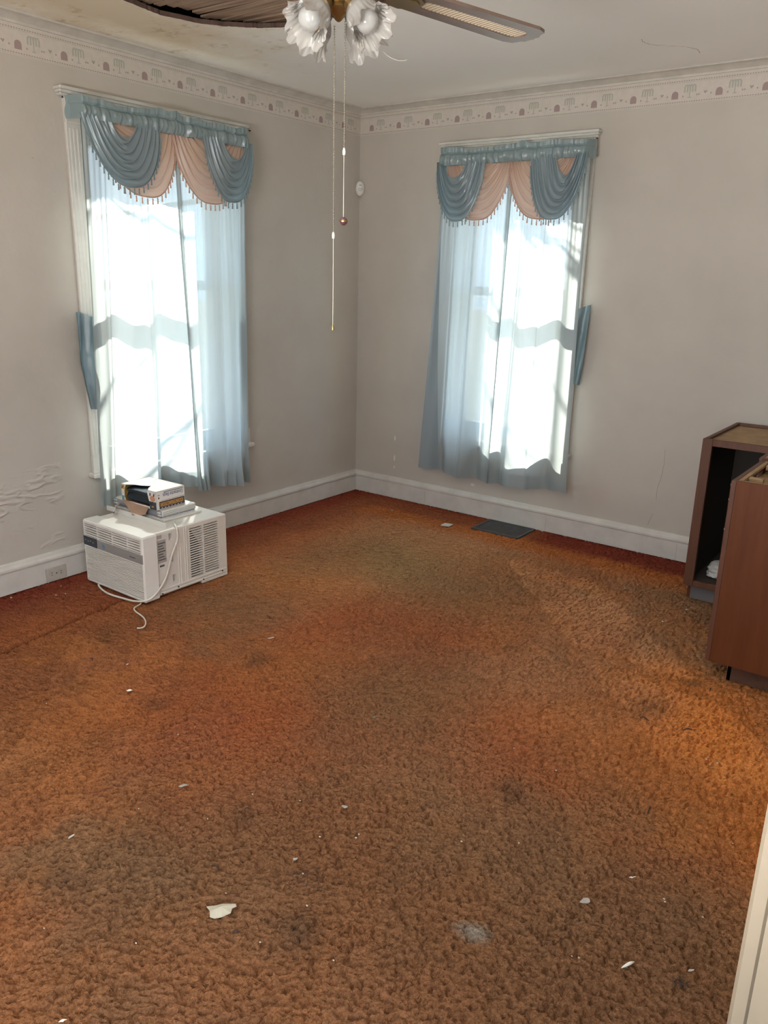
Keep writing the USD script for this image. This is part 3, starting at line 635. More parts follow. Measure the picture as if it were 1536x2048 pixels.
AC.part('warning_label', box(x1, x1 + .0008, -2.175, -2.145, .285, .312), 'label_white')
AC.part('warning_label', box(x1, x1 + .0008, -2.205, -2.180, .295, .312), 'label_grey')
AC.part('number_label', box(x1, x1 + .0008, -2.198, -2.172, .155, .164), 'print_dark')
# front
fx0, fx1, fy = .150, .614, -2.302
bezel = m3.Manifold(m3.Mesh(np.asarray(bev(fx0, fx1, fy, -2.215, .008, .328, .007).vertices, np.float32), np.asarray(bev(fx0, fx1, fy, -2.215, .008, .328, .007).faces, np.uint32)))
bezel = cutbox(bezel, (.166, .598, fy - .01, fy + .035, .247, .311))
bezel = cutbox(bezel, (.160, .606, fy - .01, fy + .016, .026, .198))
fp = AC.part('front_bezel', bezel, 'ac_white')
AC.part('outlet_recess', box(.167, .597, fy + .032, fy + .0349, .248, .310), 'ac_dark')
AC.part('intake_recess', box(.161, .605, fy + .013, fy + .0159, .027, .197), 'panel_grey')
for k in range(5):
    z = .2525 + k * .0122
    m = box(.166, .598, fy + .001, fy + .010, z, z + .0056); AC.part('outlet_louvre', m, 'ac_white')
for x in (.2655, .382, .4985): AC.part('outlet_divider', box(x, x + .004, fy + .0005, fy + .024, .247, .311), 'ac_white')
for k in range(21):
    z = .0295 + k * .00805
    AC.part('intake_slat', bev(.160, .606, fy + .0005, fy + .007, z, z + .0046, .0012), 'ac_white')
AC.part('control_panel', bev(.153, .262, fy - .002, fy + .004, .200, .246, .002), 'ac_panel')
AC.part('grey_band', bev(.2625, .611, fy - .0015, fy + .004, .200, .246, .002), 'ac_grey_band')
st = [(math.cos(PI / 8 * k) * (.014 if k % 2 == 0 else .0085), math.sin(PI / 8 * k) * (.014 if k % 2 == 0 else .0085)) for k in range(16)]
AC.part('star_sticker', put(extrude(Polygon(st), .0006), (.315, fy - .0015, .221), (1, 0, 0), (0, 0, 1)), 'sticker_blue')
for q, w in ((.518, .009), (.530, .006), (.539, .010), (.552, .007)): AC.part('badge_lettering', box(q, q + w, fy - .0022, fy - .001, .218, .2235), 'print_dark')
for q in range(4): AC.part('panel_marking', box(.168 + .02 * q, .176 + .02 * q, fy - .0026, fy - .0015, .226 - .004 * (q % 2), .229 - .004 * (q % 2)), 'label_grey')
AC.part('top_rail', cat(bev(.10, .562, -2.128, -2.122, zt - .001, zt + .024, .001), box(.10, .562, -2.122, -2.10, zt - .001, zt + .001)), 'plastic_white')
# cord: comes out over the top edge, loops down the side, across the front and under
cord = spline([(.52, -2.04, .3275 + .004), (.58, -2.085, .332), (.607, -2.098, .320), (.613, -2.10, .29), (.611, -2.135, .21), (.611, -2.17, .12), (.622, -2.235, .055), (.62, -2.285, .028), (.56, -2.322, .015), (.48, -2.330, .010), (.40, -2.338, .009), (.32, -2.330, .010), (.26, -2.31, .012), (.22, -2.27, .006)], 120)
AC.part('power_cord', tube(cord, .0048, 10), 'cord_white', smooth=True)
str_ = spline([(.575, -2.30, .006), (.60, -2.335, .008), (.61, -2.36, .009), (.70, -2.395, .009), (.77, -2.422, .010), (.80, -2.445, .009), (.815, -2.472, .009), (.800, -2.488, .008)], 60)
Obj('loose_string', 'thin white string trailing on the carpet in front of the air conditioner', 'string', base=(.7, -2.39, 0), mesh=tube(str_, .0032, 8), mat='cord_white', smooth=True)

# folded accordion side panels lying on top, with the box of bags on them
SP = Obj('folded_side_panel', 'lower folded white plastic side panel lying on the air conditioner', 'side panel', base=(.27, -1.96, zt))
SP.part('panel_body', bev(.09, .485, -2.075, -1.84, zt + .001, zt + .012, .002), 'plastic_white'); SP.part('panel_pleats', cat([bev(.10, .455, -2.070 + .012 * k, -2.063 + .012 * k, zt + .010, zt + .016, .001) for k in range(18)]), 'panel_grey')
SP = Obj('folded_side_panel', 'upper folded white plastic side panel directly under the printed box', 'side panel', base=(.25, -1.96, zt + .018))
SP.part('panel_body', cat(bev(.05, .455, -2.060, -1.852, zt + .016, zt + .047, .003)), 'plastic_white')
SP.part('end_face', box(.06, .452, -2.0625, -2.059, zt + .018, zt + .045), 'panel_grey'); 
for xx in (.075, .425): SP.part('corner_clip', cat(bev(xx, xx + .022, -2.068, -2.058, zt + .032, zt + .040, .001), bev(xx + .004, xx + .026, -2.068, -2.058, zt + .019, zt + .027, .001)), 'plastic_white')
for k in range(3): SP.part('side_ridge', box(.4545, .457, -2.055, -1.855, zt + .0215 + .008 * k, zt + .0225 + .008 * k), 'label_grey')

ang = math.atan2(.023, .239) ; ex = np.array([math.cos(.03), math.sin(.03), 0]); ey = np.array([-math.sin(.03) + .10, math.cos(.03), 0]); ey /= np.linalg.norm(ey)
ey = np.array([-ex[1], ex[0], 0.])
o = np.array([.172, -2.083, zt + .0485]); BW, BD, BH = .262, .178, .094
def bx(lx0, lx1, ly0, ly1, lz0, lz1): return put(box(lx0, lx1, ly0, ly1, lz0, lz1), o, ex, ey)
BX = Obj('bag_box', 'printed white carton of contractor bags with its front torn open, topmost on the air conditioner', 'box', base=tuple(o + ex * BW / 2 + ey * BD / 2))
t = .0016
# torn front: the opening bites into front and top
front = Polygon([(0, 0), (BW, 0), (BW, BH), (.205, BH), (.196, .085), (.204, .055), (.214, .02), (.21, .012), (.03, .012), (.020, .03), (.022, .06), (.034, BH), (0, BH)])
top = Polygon([(0, 0), (.034, 0), (.05, .014), (.075, .028), (.11, .036), (.135, .05), (.15, .062), (.165, .044), (.172, .03), (.205, 0), (BW, 0), (BW, BD), (0, BD)])
BX.part('front_side', put(extrude(front, t), o + ey * t, ex, (0, 0, 1)), 'box_white')
BX.part('lid', put(extrude(top, t), o + np.array([0, 0, BH - t]), ex, ey), 'box_white')
BX.part('right_side', bx(BW - t, BW, 0, BD, 0, BH), 'box_white'); BX.part('left_side', bx(0, t, 0, BD, 0, BH), 'box_yellow')
BX.part('rear_side', bx(0, BW, BD - t, BD, 0, BH), 'box_white'); BX.part('bottom', bx(0, BW, 0, BD, 0, t), 'cardboard')
fpv = put  # prints on the sides, the carton stands upside down
def fr(px0, px1, pz0, pz1, m_, nm='front_print'): BX.part(nm, bx(px0, px1, -.0007, .0002, pz0, pz1), m_)
fr(.001, .026, .067, .090, 'box_yellow'); fr(.001, .020, .002, .034, 'box_teal'); fr(.001, .018, .040, .064, 'label_white')
BX.part('front_print', put(extrude(Polygon([(.001, .068), (.012, .072), (.022, .082), (.015, .088), (.004, .080)]), .0004), o - ey * .0006, ex, (0, 0, 1)), 'box_brown')
for q in range(3): fr(.004, .014, .006 + .009 * q, .010 + .009 * q, 'box_navy')
BX.part('front_print', put(extrude(Polygon([(.214, .002), (BW - .001, .002), (BW - .001, .040), (.209, .040)]), .0005), o - ey * .0002, ex, (0, 0, 1)), 'box_navy')
fr(.224, .240, .024, .034, 'label_white'); fr(.226, .242, .010, .020, 'box_yellow')
BX.part('front_print', put(extrude(affinity.scale(Point(.236, .056).buffer(1, 8), .019, .014), .0006), o - ey * .0003, ex, (0, 0, 1)), 'box_skin')
BX.part('front_print', put(extrude(Polygon([(.214, .068), (.222, .068), (.224, .080), (.216, .084)]).union(Polygon([(.240, .068), (.250, .068), (.252, .086), (.244, .080)])), .0006), o - ey * .0003, ex, (0, 0, 1)), 'box_navy')
# right side: local v runs along +y from the front edge
orr = o + ex * (BW + .0001)
def rs(v0, v1, z0, z1, m_, d=.0006): BX.part('side_print', put(box(v0, v1, z0, z1, 0, d), orr, ey, (0, 0, 1)), m_)
rs(.018, BD - .004, .004, .040, 'box_navy'); rs(.022, BD - .010, .013, .036, 'box_brown', .0009)
rs(.046, BD - .010, .083, .0855, 'print_dark'); rs(.03, BD - .006, .044, .0452, 'box_brown'); rs(.012, .020, .055, .064, 'box_brown'); rs(.010, .022, .070, .076, 'label_grey')
for q in range(7): rs(.030 + .020 * q, .038 + .020 * q, .0065, .0095, 'label_white', .0010)
def turned(text, h, width, v1, z1, m_, d):
    """lettering on the right side, upside down as the carton lies: starts at v1 and runs back towards the front edge"""
    tm = text_mesh(text, h, .0004, bold=True); tm.vertices[:, 0] *= width / tm.bounds[1][0]
    BX.part('lettering', put(tm, orr + ex * d + ey * v1 + np.array([0, 0, z1]), -ey, (0, 0, -1)), m_)
turned('Contractor Bags', .0155, .125, BD - .012, .077, 'box_blue_text', .0002)
turned('CONTRACTOR', .0165, .140, BD - .014, .033, 'box_orange', .0010)
# torn cardboard flap hanging out in front
def flap(u, v):
    c = np.array([[.012, -.003, .012], [.205, -.003, .004]]); 
    a = c[0] * (1 - u[..., None]) + c[1] * u[..., None]
    wv = np.sin(PI * np.clip(u * .9 + .08, 0, 1)) ** .5
    L_ = .075 * (.30 + .70 * np.clip(1 - np.abs(u - .62) / .55, 0, 1))
    return o + (a[..., 0] + .012 * v)[..., None] * ex + (-.003 - L_ * v * .82 + .01 * np.sin(3 * u))[..., None] * ey + np.array([0, 0, 1.]) * (a[..., 2] - L_ * v ** 1.3 * .52 + .006 * np.sin(4 * u + 1) * v)[..., None]
BX.part('torn_flap', cat(grid(flap, 24, 14), grid(lambda u, v: flap(u, v) + np.array([0, 0, .002]), 24, 14)), 'cardboard', smooth=True)
def flap2(u, v): return o + (-.012 + .05 * u + .03 * v * (1 - u))[..., None] * ex + (-.012 - .055 * v - .02 * u)[..., None] * ey + np.array([0, 0, 1.]) * (-.012 + .012 * np.sin(5 * v) - .022 * v + .01 * u)[..., None]
BX.part('torn_flap', cat(grid(flap2, 12, 12), grid(lambda u, v: flap2(u, v) + np.array([0, 0, .002]), 12, 12)), 'cardboard', smooth=True)
# folded black bags
s = trimesh.creation.icosphere(4, 1.0); v = s.vertices
v = np.sign(v) * np.abs(v) ** .38; v = v * np.array([.108, .080, .0405]) + np.array([.122, .088, .0435])
v[:, 1] += .010 * np.sin(v[:, 2] * 160) * (v[:, 1] < .06); v += .006 * (np.stack([fbm(v * 30, 3, 2), fbm(v * 30, 3, 3), fbm(v * 30, 3, 4)], -1) - .5)
v[:, 1] = np.maximum(v[:, 1], .004); v[:, 2] = np.clip(v[:, 2], .003, BH - .003); v[:, 0] = np.clip(v[:, 0], .003, BW - .004)
Obj('folded_bags', 'folded black plastic bags showing through the torn front of the carton', 'plastic bags', base=tuple(o + ex * .12 + ey * .09), mesh=put(trimesh.Trimesh(v, s.faces, process=False), o, ex, ey), mat='black_plastic', smooth=True)

# ------------------------------------------------------------------ cabinets without their doors and worktop
CA = Obj('base_cabinet', 'empty brown base cabinet with an open dark front against the right wall', 'cabinet', base=(2.9, -.30, 0))
ax0, ax1, ay0, ay1, az = 2.535, 3.30, -.60, -.03, .81
CA.part('side_panel', extrude(Polygon([(ay0 + .018, .09), (ay0 + .08, .09), (ay0 + .08, 0), (ay1, 0), (ay1, az), (ay0 + .018, az)]), .016).apply_transform(np.array([[0, 0, 1, ax0 + .004], [1, 0, 0, 0], [0, 1, 0, 0], [0, 0, 0, 1.]])), 'brown_cabinet')
CA.part('side_panel', extrude(Polygon([(ay0 + .018, .09), (ay0 + .08, .09), (ay0 + .08, 0), (ay1, 0), (ay1, az), (ay0 + .018, az)]), .016).apply_transform(np.array([[0, 0, 1, ax1 - .016], [1, 0, 0, 0], [0, 1, 0, 0], [0, 0, 0, 1.]])), 'brown_cabinet')
CA.part('face_stile', bev(ax0, ax0 + .045, ay0, ay0 + .019, .088, az, .002), 'brown_stile'); CA.part('face_stile', bev(ax1 - .045, ax1, ay0, ay0 + .019, .088, az, .002), 'brown_stile')
CA.part('face_rail', bev(ax0 + .045, ax1 - .045, ay0, ay0 + .019, az - .032, az, .002), 'brown_stile'); CA.part('face_rail', bev(ax0 + .045, ax1 - .045, ay0, ay0 + .019, .088, .118, .002), 'brown_stile')
CA.part('back_panel', box(ax0 + .02, ax1 - .016, ay1 - .006, ay1, .10, az), 'cabinet_inside'); CA.part('bottom_board', box(ax0 + .02, ax1 - .016, ay0 + .019, ay1 - .006, .098, .110), 'cabinet_inside')
CA.part('side_lining', box(ax0 + .020, ax0 + .0215, ay0 + .02, ay1 - .007, .11, az - .03), 'cabinet_inside')
CA.part('toe_kick', box(ax0 + .02, ax1 - .016, ay0 + .075, ay0 + .088, 0, .095), 'grey_toe')
CA.part('top_board', box(ax0 + .018, ax1 - .016, ay0 + .02, ay1 - .02, az - .022, az - .012), 'raw_board')
CA.part('top_rim', cat(bev(ax0 + .006, ax0 + .024, ay0 + .019, ay1, az - .006, az + .002, .001), bev(ax0 + .02, ax1, ay1 - .016, ay1, az - .012, az + .002, .001)), 'brown_stile')
# crumpled bag and a wire ring inside
s = trimesh.creation.icosphere(4, 1.0); v = s.vertices * np.array([.075, .085, .045]); v = v * (1 + .5 * (fbm(s.vertices * 2.6 + 4, 4, 6)[:, None] - .5)); v[:, 2] = np.maximum(v[:, 2], -.030)
v += np.array([2.675, -.43, .140])
Obj('plastic_bag', 'crumpled white plastic bag lying inside the open cabinet by the wall', 'plastic bag', base=(2.675, -.43, .110), mesh=trimesh.Trimesh(v, s.faces, process=False), mat='bag_white', smooth=True)
tt = np.linspace(0, 2 * PI, 40); Obj('wire_ring', 'thin pale wire ring leaning on the white bag inside the cabinet', 'wire ring', base=(2.72, -.50, .111), mesh=tube(np.c_[2.715 + .05 * np.cos(tt), -.515 + .012 * np.sin(tt), .158 + .046 * np.sin(tt)], .0022, 6), mat='cord_white')

def end_cabinet(lab, bx0, bx1, by0, by1, z, tilt=0.):
    c = Obj('base_cabinet', lab, 'cabinet', base=((bx0 + bx1) / 2, (by0 + by1) / 2, 0))
    for yy in (by0, by1 - .016):
        c.part('end_panel', extrude(Polygon([(bx0 + .019, .09), (bx1, .09), (bx1, z), (bx0 + .019, z)]), .016).apply_transform(np.array([[1, 0, 0, 0], [0, 0, 1, yy], [0, 1, 0, 0], [0, 0, 0, 1.]])), 'brown_cabinet')
    for yy in (by0, by1 - .035): c.part('face_stile', bev(bx0, bx0 + .019, yy, yy + .035, .088, z, .002), 'brown_stile')
    c.part('face_rail', bev(bx0, bx0 + .019, by0 + .035, by1 - .035, z - .035, z, .002), 'brown_stile'); c.part('face_rail', bev(bx0, bx0 + .019, by0 + .035, by1 - .035, .088, .12, .002), 'brown_stile')
    c.part('back_panel', box(bx1 - .006, bx1, by0 + .016, by1 - .016, .09, z), 'cabinet_inside'); c.part('bottom_board', box(bx0 + .019, bx1 - .006, by0 + .016, by1 - .016, .095, .107), 'cabinet_inside')
    c.part('toe_kick', cat(box(bx0 + .075, bx0 + .088, by0 + .07, by1 - .03, 0, .096), box(bx0 + .075, bx1 - .01, by0 + .07, by0 + .083, 0, .096)), 'toe_kick')
    c.part('top_rail', cat(bev(bx0 + .019, bx0 + .035, by0 + .016, by1 - .016, z - .012, z, .001), bev(bx0 + .03, bx1, by0 + .016, by0 + .03, z - .010, z, .001), bev(bx0 + .03, bx1, by1 - .032, by1 - .016, z - .010, z, .001)), 'raw_board')
    for xx, yy in ((bx0 + .036, by0 + .10), (bx0 + .036, by1 - .09)): c.part('corner_block', bev(xx, xx + .05, yy, yy + .028, z - .024, z - .002, .002), 'raw_board')
    c.part('top_web', box(bx0 + .03, bx1 - .006, by0 + .016, by1 - .016, z - .048, z - .040), 'raw_board')
    return c
cb = end_cabinet('brown base cabinet nearest the camera with a plain finished end panel and open top frame', 2.858, 3.44, -1.37, -.905, .81)
for z in (.79, .735, .62, .135): cb.part('hinge_mark', box(2.8565, 2.859, -1.366, -1.358, z, z + .006), 'paper_white')
end_cabinet('brown base cabinet mostly hidden behind the plain end-panel cabinet', 2.845, 3.44, -.895, -.665, .815)

# ------------------------------------------------------------------ floor register, outlet, motion detector, door casing
RG = Obj('floor_register', 'dark grey metal floor vent grille set in the carpet below the right-wall window', 'floor vent', base=(1.30, -.14, 0))
RG.part('rim', cat(bev(1.135, 1.46, -.258, -.243, -.010, .004, .002), bev(1.135, 1.46, -.036, -.021, -.010, .004, .002), bev(1.135, 1.15, -.243, -.036, -.010, .004, .002), bev(1.445, 1.46, -.243, -.036, -.010, .004, .002)), 'vent_metal')
RG.part('well', box(1.14, 1.455, -.255, -.025, -.028, -.022), 'slot_dark')
for k in range(14): RG.part('slat', bev(1.15, 1.445, -.240 + k * .0146, -.2335 + k * .0146, -.010, .001, .001), 'vent_metal')
for x in (1.245, 1.345): RG.part('cross_bar', bev(x, x + .006, -.243, -.036, -.010, .0005, .001), 'vent_metal')

OT = Obj('wall_outlet', 'beige electrical outlet set sideways in the left baseboard beside the air conditioner', 'outlet', base=(.018, -2.385, .038))
OT.part('cover_plate', bev(.016, .0225, -2.440, -2.330, .006, .073, .002), 'outlet_beige')
for yy in (-2.410, -2.362):
    p = OT.part('socket', put(extrude(affinity.scale(Point(0, 0).buffer(1, 8), .0155, .0165), .003), (.0215, yy, .040), (0, 1, 0), (0, 0, 1)), 'outlet_beige')
    for dz in (-.006, .006): OT.part('slot', box(.0242, .0249, yy - .004, yy + .004, .040 + dz - .0012, .040 + dz + .0012), 'slot_dark', parent=p)
OT.part('screw', trimesh.creation.cylinder(.003, .003, sections=8).apply_transform(trimesh.transformations.rotation_matrix(PI / 2, [0, 1, 0])).apply_translation([.0232, -2.386, .040]), 'slot_dark')

d = np.array([1, -1, 0]) / math.sqrt(2); sx = np.array([1, 1, 0]) / math.sqrt(2); c0 = np.array([0, 0, 2.033]) + d * .033
MD = Obj('motion_detector', 'small oval white motion detector mounted across the room corner', 'motion detector', base=tuple(c0))
s = trimesh.creation.icosphere(3, 1.0).vertices; sf = trimesh.creation.icosphere(3, 1.0).faces
v = s * np.array([.030, .046, .026]); v[:, 2] = np.maximum(v[:, 2], -.010)
MD.part('body', put(trimesh.Trimesh(v, sf, process=False), c0, sx, (0, 0, 1)) if False else put(trimesh.Trimesh(v, sf, process=False), c0, -sx, (0, 0, 1)) if np.cross(-sx, [0, 0, 1]) @ d > 0 else put(trimesh.Trimesh(v, sf, process=False), c0, sx, (0, 0, 1)), 'sensor_white', smooth=True)
v = s * np.array([.015, .010, .005]); MD.part('lens', trimesh.Trimesh(c0 + v[:, :1] * sx + (v[:, 1:2] - .008) * np.array([0, 0, 1.]) + (v[:, 2:] + .0235) * d, sf, process=False), 'sensor_lens', smooth=True)
MD.part('slot', trimesh.Trimesh(c0 + s[:, :1] * .010 * sx + (s[:, 1:2] * .0022 + .018) * np.array([0, 0, 1.]) + (s[:, 2:] * .003 + .0215) * d, sf, process=False), 'slot_dark')

D1 = Obj('door_1', 'cream painted door casing beside the camera at the right edge', 'door casing', kind='structure', base=(3.46, -3.5, 0))
D1.part('side_casing', cat(bev(3.440, 3.4605, -3.60, -3.485, 0, 2.2, .004), bev(3.432, 3.4605, -3.505, -3.485, 0, 2.2, .004)), 'door_trim')
D1.part('side_casing', bev(3.440, 3.4605, -5.06, -4.945, 0, 2.2, .004), 'door_trim'); D1.part('head_casing', bev(3.440, 3.4605, -5.06, -3.485, 2.1, 2.21, .004), 'door_trim')
D1.part('jamb', box(3.46, 3.60, -3.602, -3.598, 0, 2.1), 'door_trim')

# ------------------------------------------------------------------ ceiling fan
H = np.array([2.25, -2.885, 0.0]); ZBL = 2.112
FN = Obj('ceiling_fan', 'brown ceiling fan with cane-inset blades and a cluster of glass shades', 'ceiling fan', base=(H[0], H[1], ZC))
def lt(prof, n=32): m = lathe(prof, n); m.apply_translation(H); return m
FN.part('canopy', lt([(0, ZC), (.07, ZC), (.068, ZC - .02), (.04, ZC - .06), (.02, ZC - .075), (0, ZC - .075)][::-1]), 'fan_brass', smooth=40)
FN.part('downrod', lt([(0, 2.44), (.011, 2.44), (.011, 2.24), (0, 2.24)][::-1], 16), 'fan_brass', smooth=40)
FN.part('motor_housing', lt([(0, 2.26), (.04, 2.26), (.075, 2.245), (.115, 2.22), (.128, 2.19), (.128, 2.15), (.115, 2.128), (.085, 2.118), (0, 2.118)][::-1], 40), 'fan_motor', smooth=40)
FN.part('switch_housing', lt([(0, 2.12), (.05, 2.12), (.055, 2.105), (.052, 2.075), (.04, 2.06), (0, 2.058)][::-1]), 'fan_brass', smooth=40)
FN.part('light_plate', lt([(0, 2.062), (.03, 2.062), (.034, 2.052), (.024, 2.044), (.012, 2.038), (.007, 2.032), (.003, 2.029), (0, 2.0285)][::-1]), 'fan_brass', smooth=40)
for az in (77.5, 5.5, 293.5, 221.5):
    a = math.radians(az); er = np.array([math.cos(a), math.sin(a), 0]); es = np.array([-math.sin(a), math.cos(a), 0]); pit = math.radians(-2)
    es2 = es * math.cos(pit) + np.array([0, 0, math.sin(pit)])
    R0, R1, w0, w1 = .165, .655, .052, .064
    outl = [(R0, -w0 * .7), (R0 + .03, -w0)] + [(R0 + .03 + (R1 - .05 - R0 - .03) * t, -(w0 + (w1 - w0) * t)) for t in np.linspace(0, 1, 6)[1:]] + [(R1 - .022, -w1 * .86), (R1 - .012, -w1 * .5), (R1 - .004, -w1 * .38), (R1 - .004, -w1 * .12), (R1, 0), (R1 - .004, w1 * .12), (R1 - .004, w1 * .38), (R1 - .012, w1 * .5), (R1 - .022, w1 * .86)]
    outl += [(x, -y) for x, y in outl[:8]][::-1]
    BLP = Polygon(outl).buffer(.006).buffer(-.006)
    slot_c = Polygon([(.245, 0)]+[(0,0)]*0 or [(.245, 0), (.26, -.018), (.28, -.022), (.585, -.026), (.605, -.02), (.612, 0), (.605, .02), (.585, .026), (.28, .022), (.26, .018)]) if False else Polygon([(.235, 0), (.248, -.018), (.275, -.022), (.585, -.027), (.605, -.022), (.615, 0), (.605, .022), (.585, .027), (.275, .022), (.248, .018)])
    org = H + np.array([0, 0, ZBL])
    pb = FN.part('blade', put(extrude(BLP.difference(slot_c), .008), org, er, es2), 'fan_wood')
    strips = []
    for xx in np.arange(.24, .612, .0125): strips.append(extrude(sbox(xx, -.03, xx + .0078, .03).intersection(slot_c.buffer(.002)), .0022))
    FN.part('cane_inset', put(cat(strips), org + np.array([0, 0, .002]), er, es2), 'fan_cane', parent=pb)
    strips = [extrude(sbox(.23, yy, .62, yy + .0042).intersection(slot_c.buffer(.002)), .002) for yy in np.arange(-.0265, .026, .0098)]
    FN.part('cane_inset', put(cat(strips), org + np.array([0, 0, .0042]), er, es2), 'fan_cane', parent=pb)
    br_ = Polygon([(.10, -.014), (.15, -.016), (.175, -.034), (.205, -.038), (.232, -.022), (.238, 0), (.232, .022), (.205, .038), (.175, .034), (.15, .016), (.10, .014)])
    bk = FN.part('blade_bracket', cat(put(extrude(br_.buffer(.003), .006), org + np.array([0, 0, -.007]), er, es2), put(extrude(br_.buffer(-.008), .004), org + np.array([0, 0, -.010]), er, es2)), 'fan_brass')
# four arms, ruffled tulip shades and globe bulbs
for k, (az, tl) in enumerate(((-95, 46), (-5, 46), (85, 46), (175, 46))):
    a = math.radians(az); er = np.array([math.cos(a), math.sin(a), 0]); dn = np.array([0, 0, -1.0])
    th = math.radians(tl); ax = er * math.sin(th) + dn * math.cos(th)
    j0 = H + er * .028 + np.array([0, 0, 2.052]); j1 = H + er * .043 + np.array([0, 0, 2.058])
    arm = FN.part('lamp_arm', cat(tube(spline([H + er * .02 + np.array([0, 0, 2.045]), H + er * .040 + np.array([0, 0, 2.060]), j1 + ax * .012], 12), .007, 10)), 'fan_brass', smooth=True)
    e1 = np.cross(ax, [0, 0, 1.0]); e1 /= np.linalg.norm(e1); e2 = np.cross(ax, e1)
    hold = lathe([(0, -.004), (.019, -.004), (.022, .006), (.021, .020), (0, .020)], 24); FN.part('lamp_holder', trimesh.Trimesh(j1 + hold.vertices @ np.array([e1, e2, ax]) , hold.faces, process=False), 'fan_motor', smooth=40)
    def shade(u, v, dr=0.):
        t = u * 2 * PI; s_ = v
        r = .020 + .014 * np.clip(s_ / .35, 0, 1) ** .6 + .004 * np.sin(PI * s_) + .018 * np.clip((s_ - .55) / .45, 0, 1) ** 1.8
        fl_ = np.clip((s_ - .25) / .75, 0, 1)
        r = r * (1 + .03 * np.sin(24 * t) * fl_ + .06 * np.sin(8 * t + .5) * np.clip((s_ - .6) / .4, 0, 1) ** 1.5) + dr
        h = .012 + .072 * s_ + .008 * np.sin(8 * t + 2.0) * np.clip((s_ - .7) / .3, 0, 1)
        return j1 + (r * np.cos(t))[..., None] * e1 + (r * np.sin(t))[..., None] * e2 + h[..., None] * ax
    FN.part('glass_shade', cat(grid(lambda u, v: shade(u, v), 193, 34), grid(lambda u, v: shade(u, v, -.0022), 193, 34)), 'shade_glass', smooth=True)
    bl_ = lathe([(0, .015), (.010, .015), (.012, .030)] + [(.0255 * math.sin(t), .058 - .0255 * math.cos(t)) for t in np.linspace(.5, PI, 14)], 28)
    FN.part('bulb', trimesh.Trimesh(j1 + bl_.vertices @ np.array([e1, e2, ax]), bl_.faces, process=False), 'bulb_glass', smooth=40)
# pull chains
def beads(p0, z1, r, step):
    out = []
    for z in np.arange(p0[2], z1, -step):
        m = trimesh.creation.icosphere(1, r); m.apply_translation([p0[0], p0[1], z]); out.append(m)
    out.append(tube([(p0[0], p0[1], p0[2]), (p0[0], p0[1], z1)], r * .35, 5)); return cat(out)
c1, c2 = (2.242, -2.889, 2.02), (2.260, -2.874, 2.03)
pc = FN.part('pull_chain', beads(c1, 1.585, .0018, .0052), 'chain_metal'); FN.part('chain_connector', lathe([(0, 1.578), (.003, 1.578), (.0035, 1.586), (.002, 1.592), (0, 1.592)], 10).apply_translation([c1[0], c1[1], 0]), 'paper_white', parent=pc)
FN.part('pull_cord', tube([(c1[0], c1[1], 1.58), (c1[0] + .0005, c1[1], 1.47), (c1[0], c1[1], 1.376)], .0009, 6), 'pull_cord', parent=pc); FN.part('pull_knob', lathe([(0, 1.366), (.003, 1.367), (.0035, 1.374), (.0015, 1.380), (0, 1.380)], 10).apply_translation([c1[0], c1[1], 0]), 'fan_brass', parent=pc)
pc = FN.part('pull_chain', beads(c2, 1.772, .0018, .0052), 'chain_metal'); FN.part('chain_connector', lathe([(0, 1.760), (.003, 1.760), (.0038, 1.767), (.002, 1.775), (0, 1.775)], 10).apply_translation([c2[0], c2[1], 0]), 'paper_white', parent=pc)
FN.part('pull_cord', tube([(c2[0], c2[1], 1.76), (c2[0], c2[1], 1.624)], .0012, 6), 'chain_metal', parent=pc)
b = trimesh.creation.icosphere(3, .0095); b.apply_translation([c2[0], c2[1], 1.617]); FN.part('pull_ball', b, 'pull_ball', smooth=True, parent=pc)
b = lathe([(.0101, -.002), (.0104, 0), (.0101, .002), (.0094, .002), (.0094, -.002)], 24); b.apply_translation([c2[0], c2[1], 1.617]); FN.part('ball_band', b, 'fan_brass', parent=pc)
FN.part('stray_wire', tube(spline([(2.30, -2.79, 1.985), (2.315, -2.775, 1.972), (2.325, -2.77, 1.968), (2.345, -2.755, 1.969)], 16), .0007, 5), 'border_dot')

# ------------------------------------------------------------------ litter on the carpet
def flake(x, y, w, h, rot, mt, name, lab, cat_, group=None, curl=.004, n=9, seed=0, thick=.0012):
    r = np.random.default_rng(seed + 100); th = np.linspace(0, 2 * PI, n, endpoint=False)
    P = np.c_[np.cos(th) * w / 2, np.sin(th) * h / 2] * (r.uniform(.92, 1.08, (n, 1)) if n == 4 else .9 * r.uniform(.45, 1.1, (n, 1))); c, s = math.cos(rot), math.sin(rot)
    P = P @ np.array([[c, s], [-s, c]]); z0 = carpet_z(x, y)
    zz = curl * ((P[:, 0] / (w / 2 + 1e-6)) ** 2) + r.uniform(0, curl * .5, n)
    V = np.vstack([np.c_[P, zz], [[0, 0, curl * .3]], np.c_[P, zz + thick], [[0, 0, curl * .3 + thick]]]) + [x, y, z0 - .001]
    F = []
    for q in range(n):
        q2 = (q + 1) % n; F += [(n, q2, q), (2 * n + 1, n + 1 + q, n + 1 + q2), (q, q2, n + 1 + q2), (q, n + 1 + q2, n + 1 + q)]
    Obj(name, lab, cat_, base=(x, y, z0), group=group, mesh=trimesh.Trimesh(V, F, process=False), mat=mt)
flake(.995, -.318, .085, .075, .9, 'paper_white', 'paper_scrap', 'small square white paper scrap on the carpet left of the floor vent', 'paper scrap', n=4, curl=.003, seed=3, thick=.004)
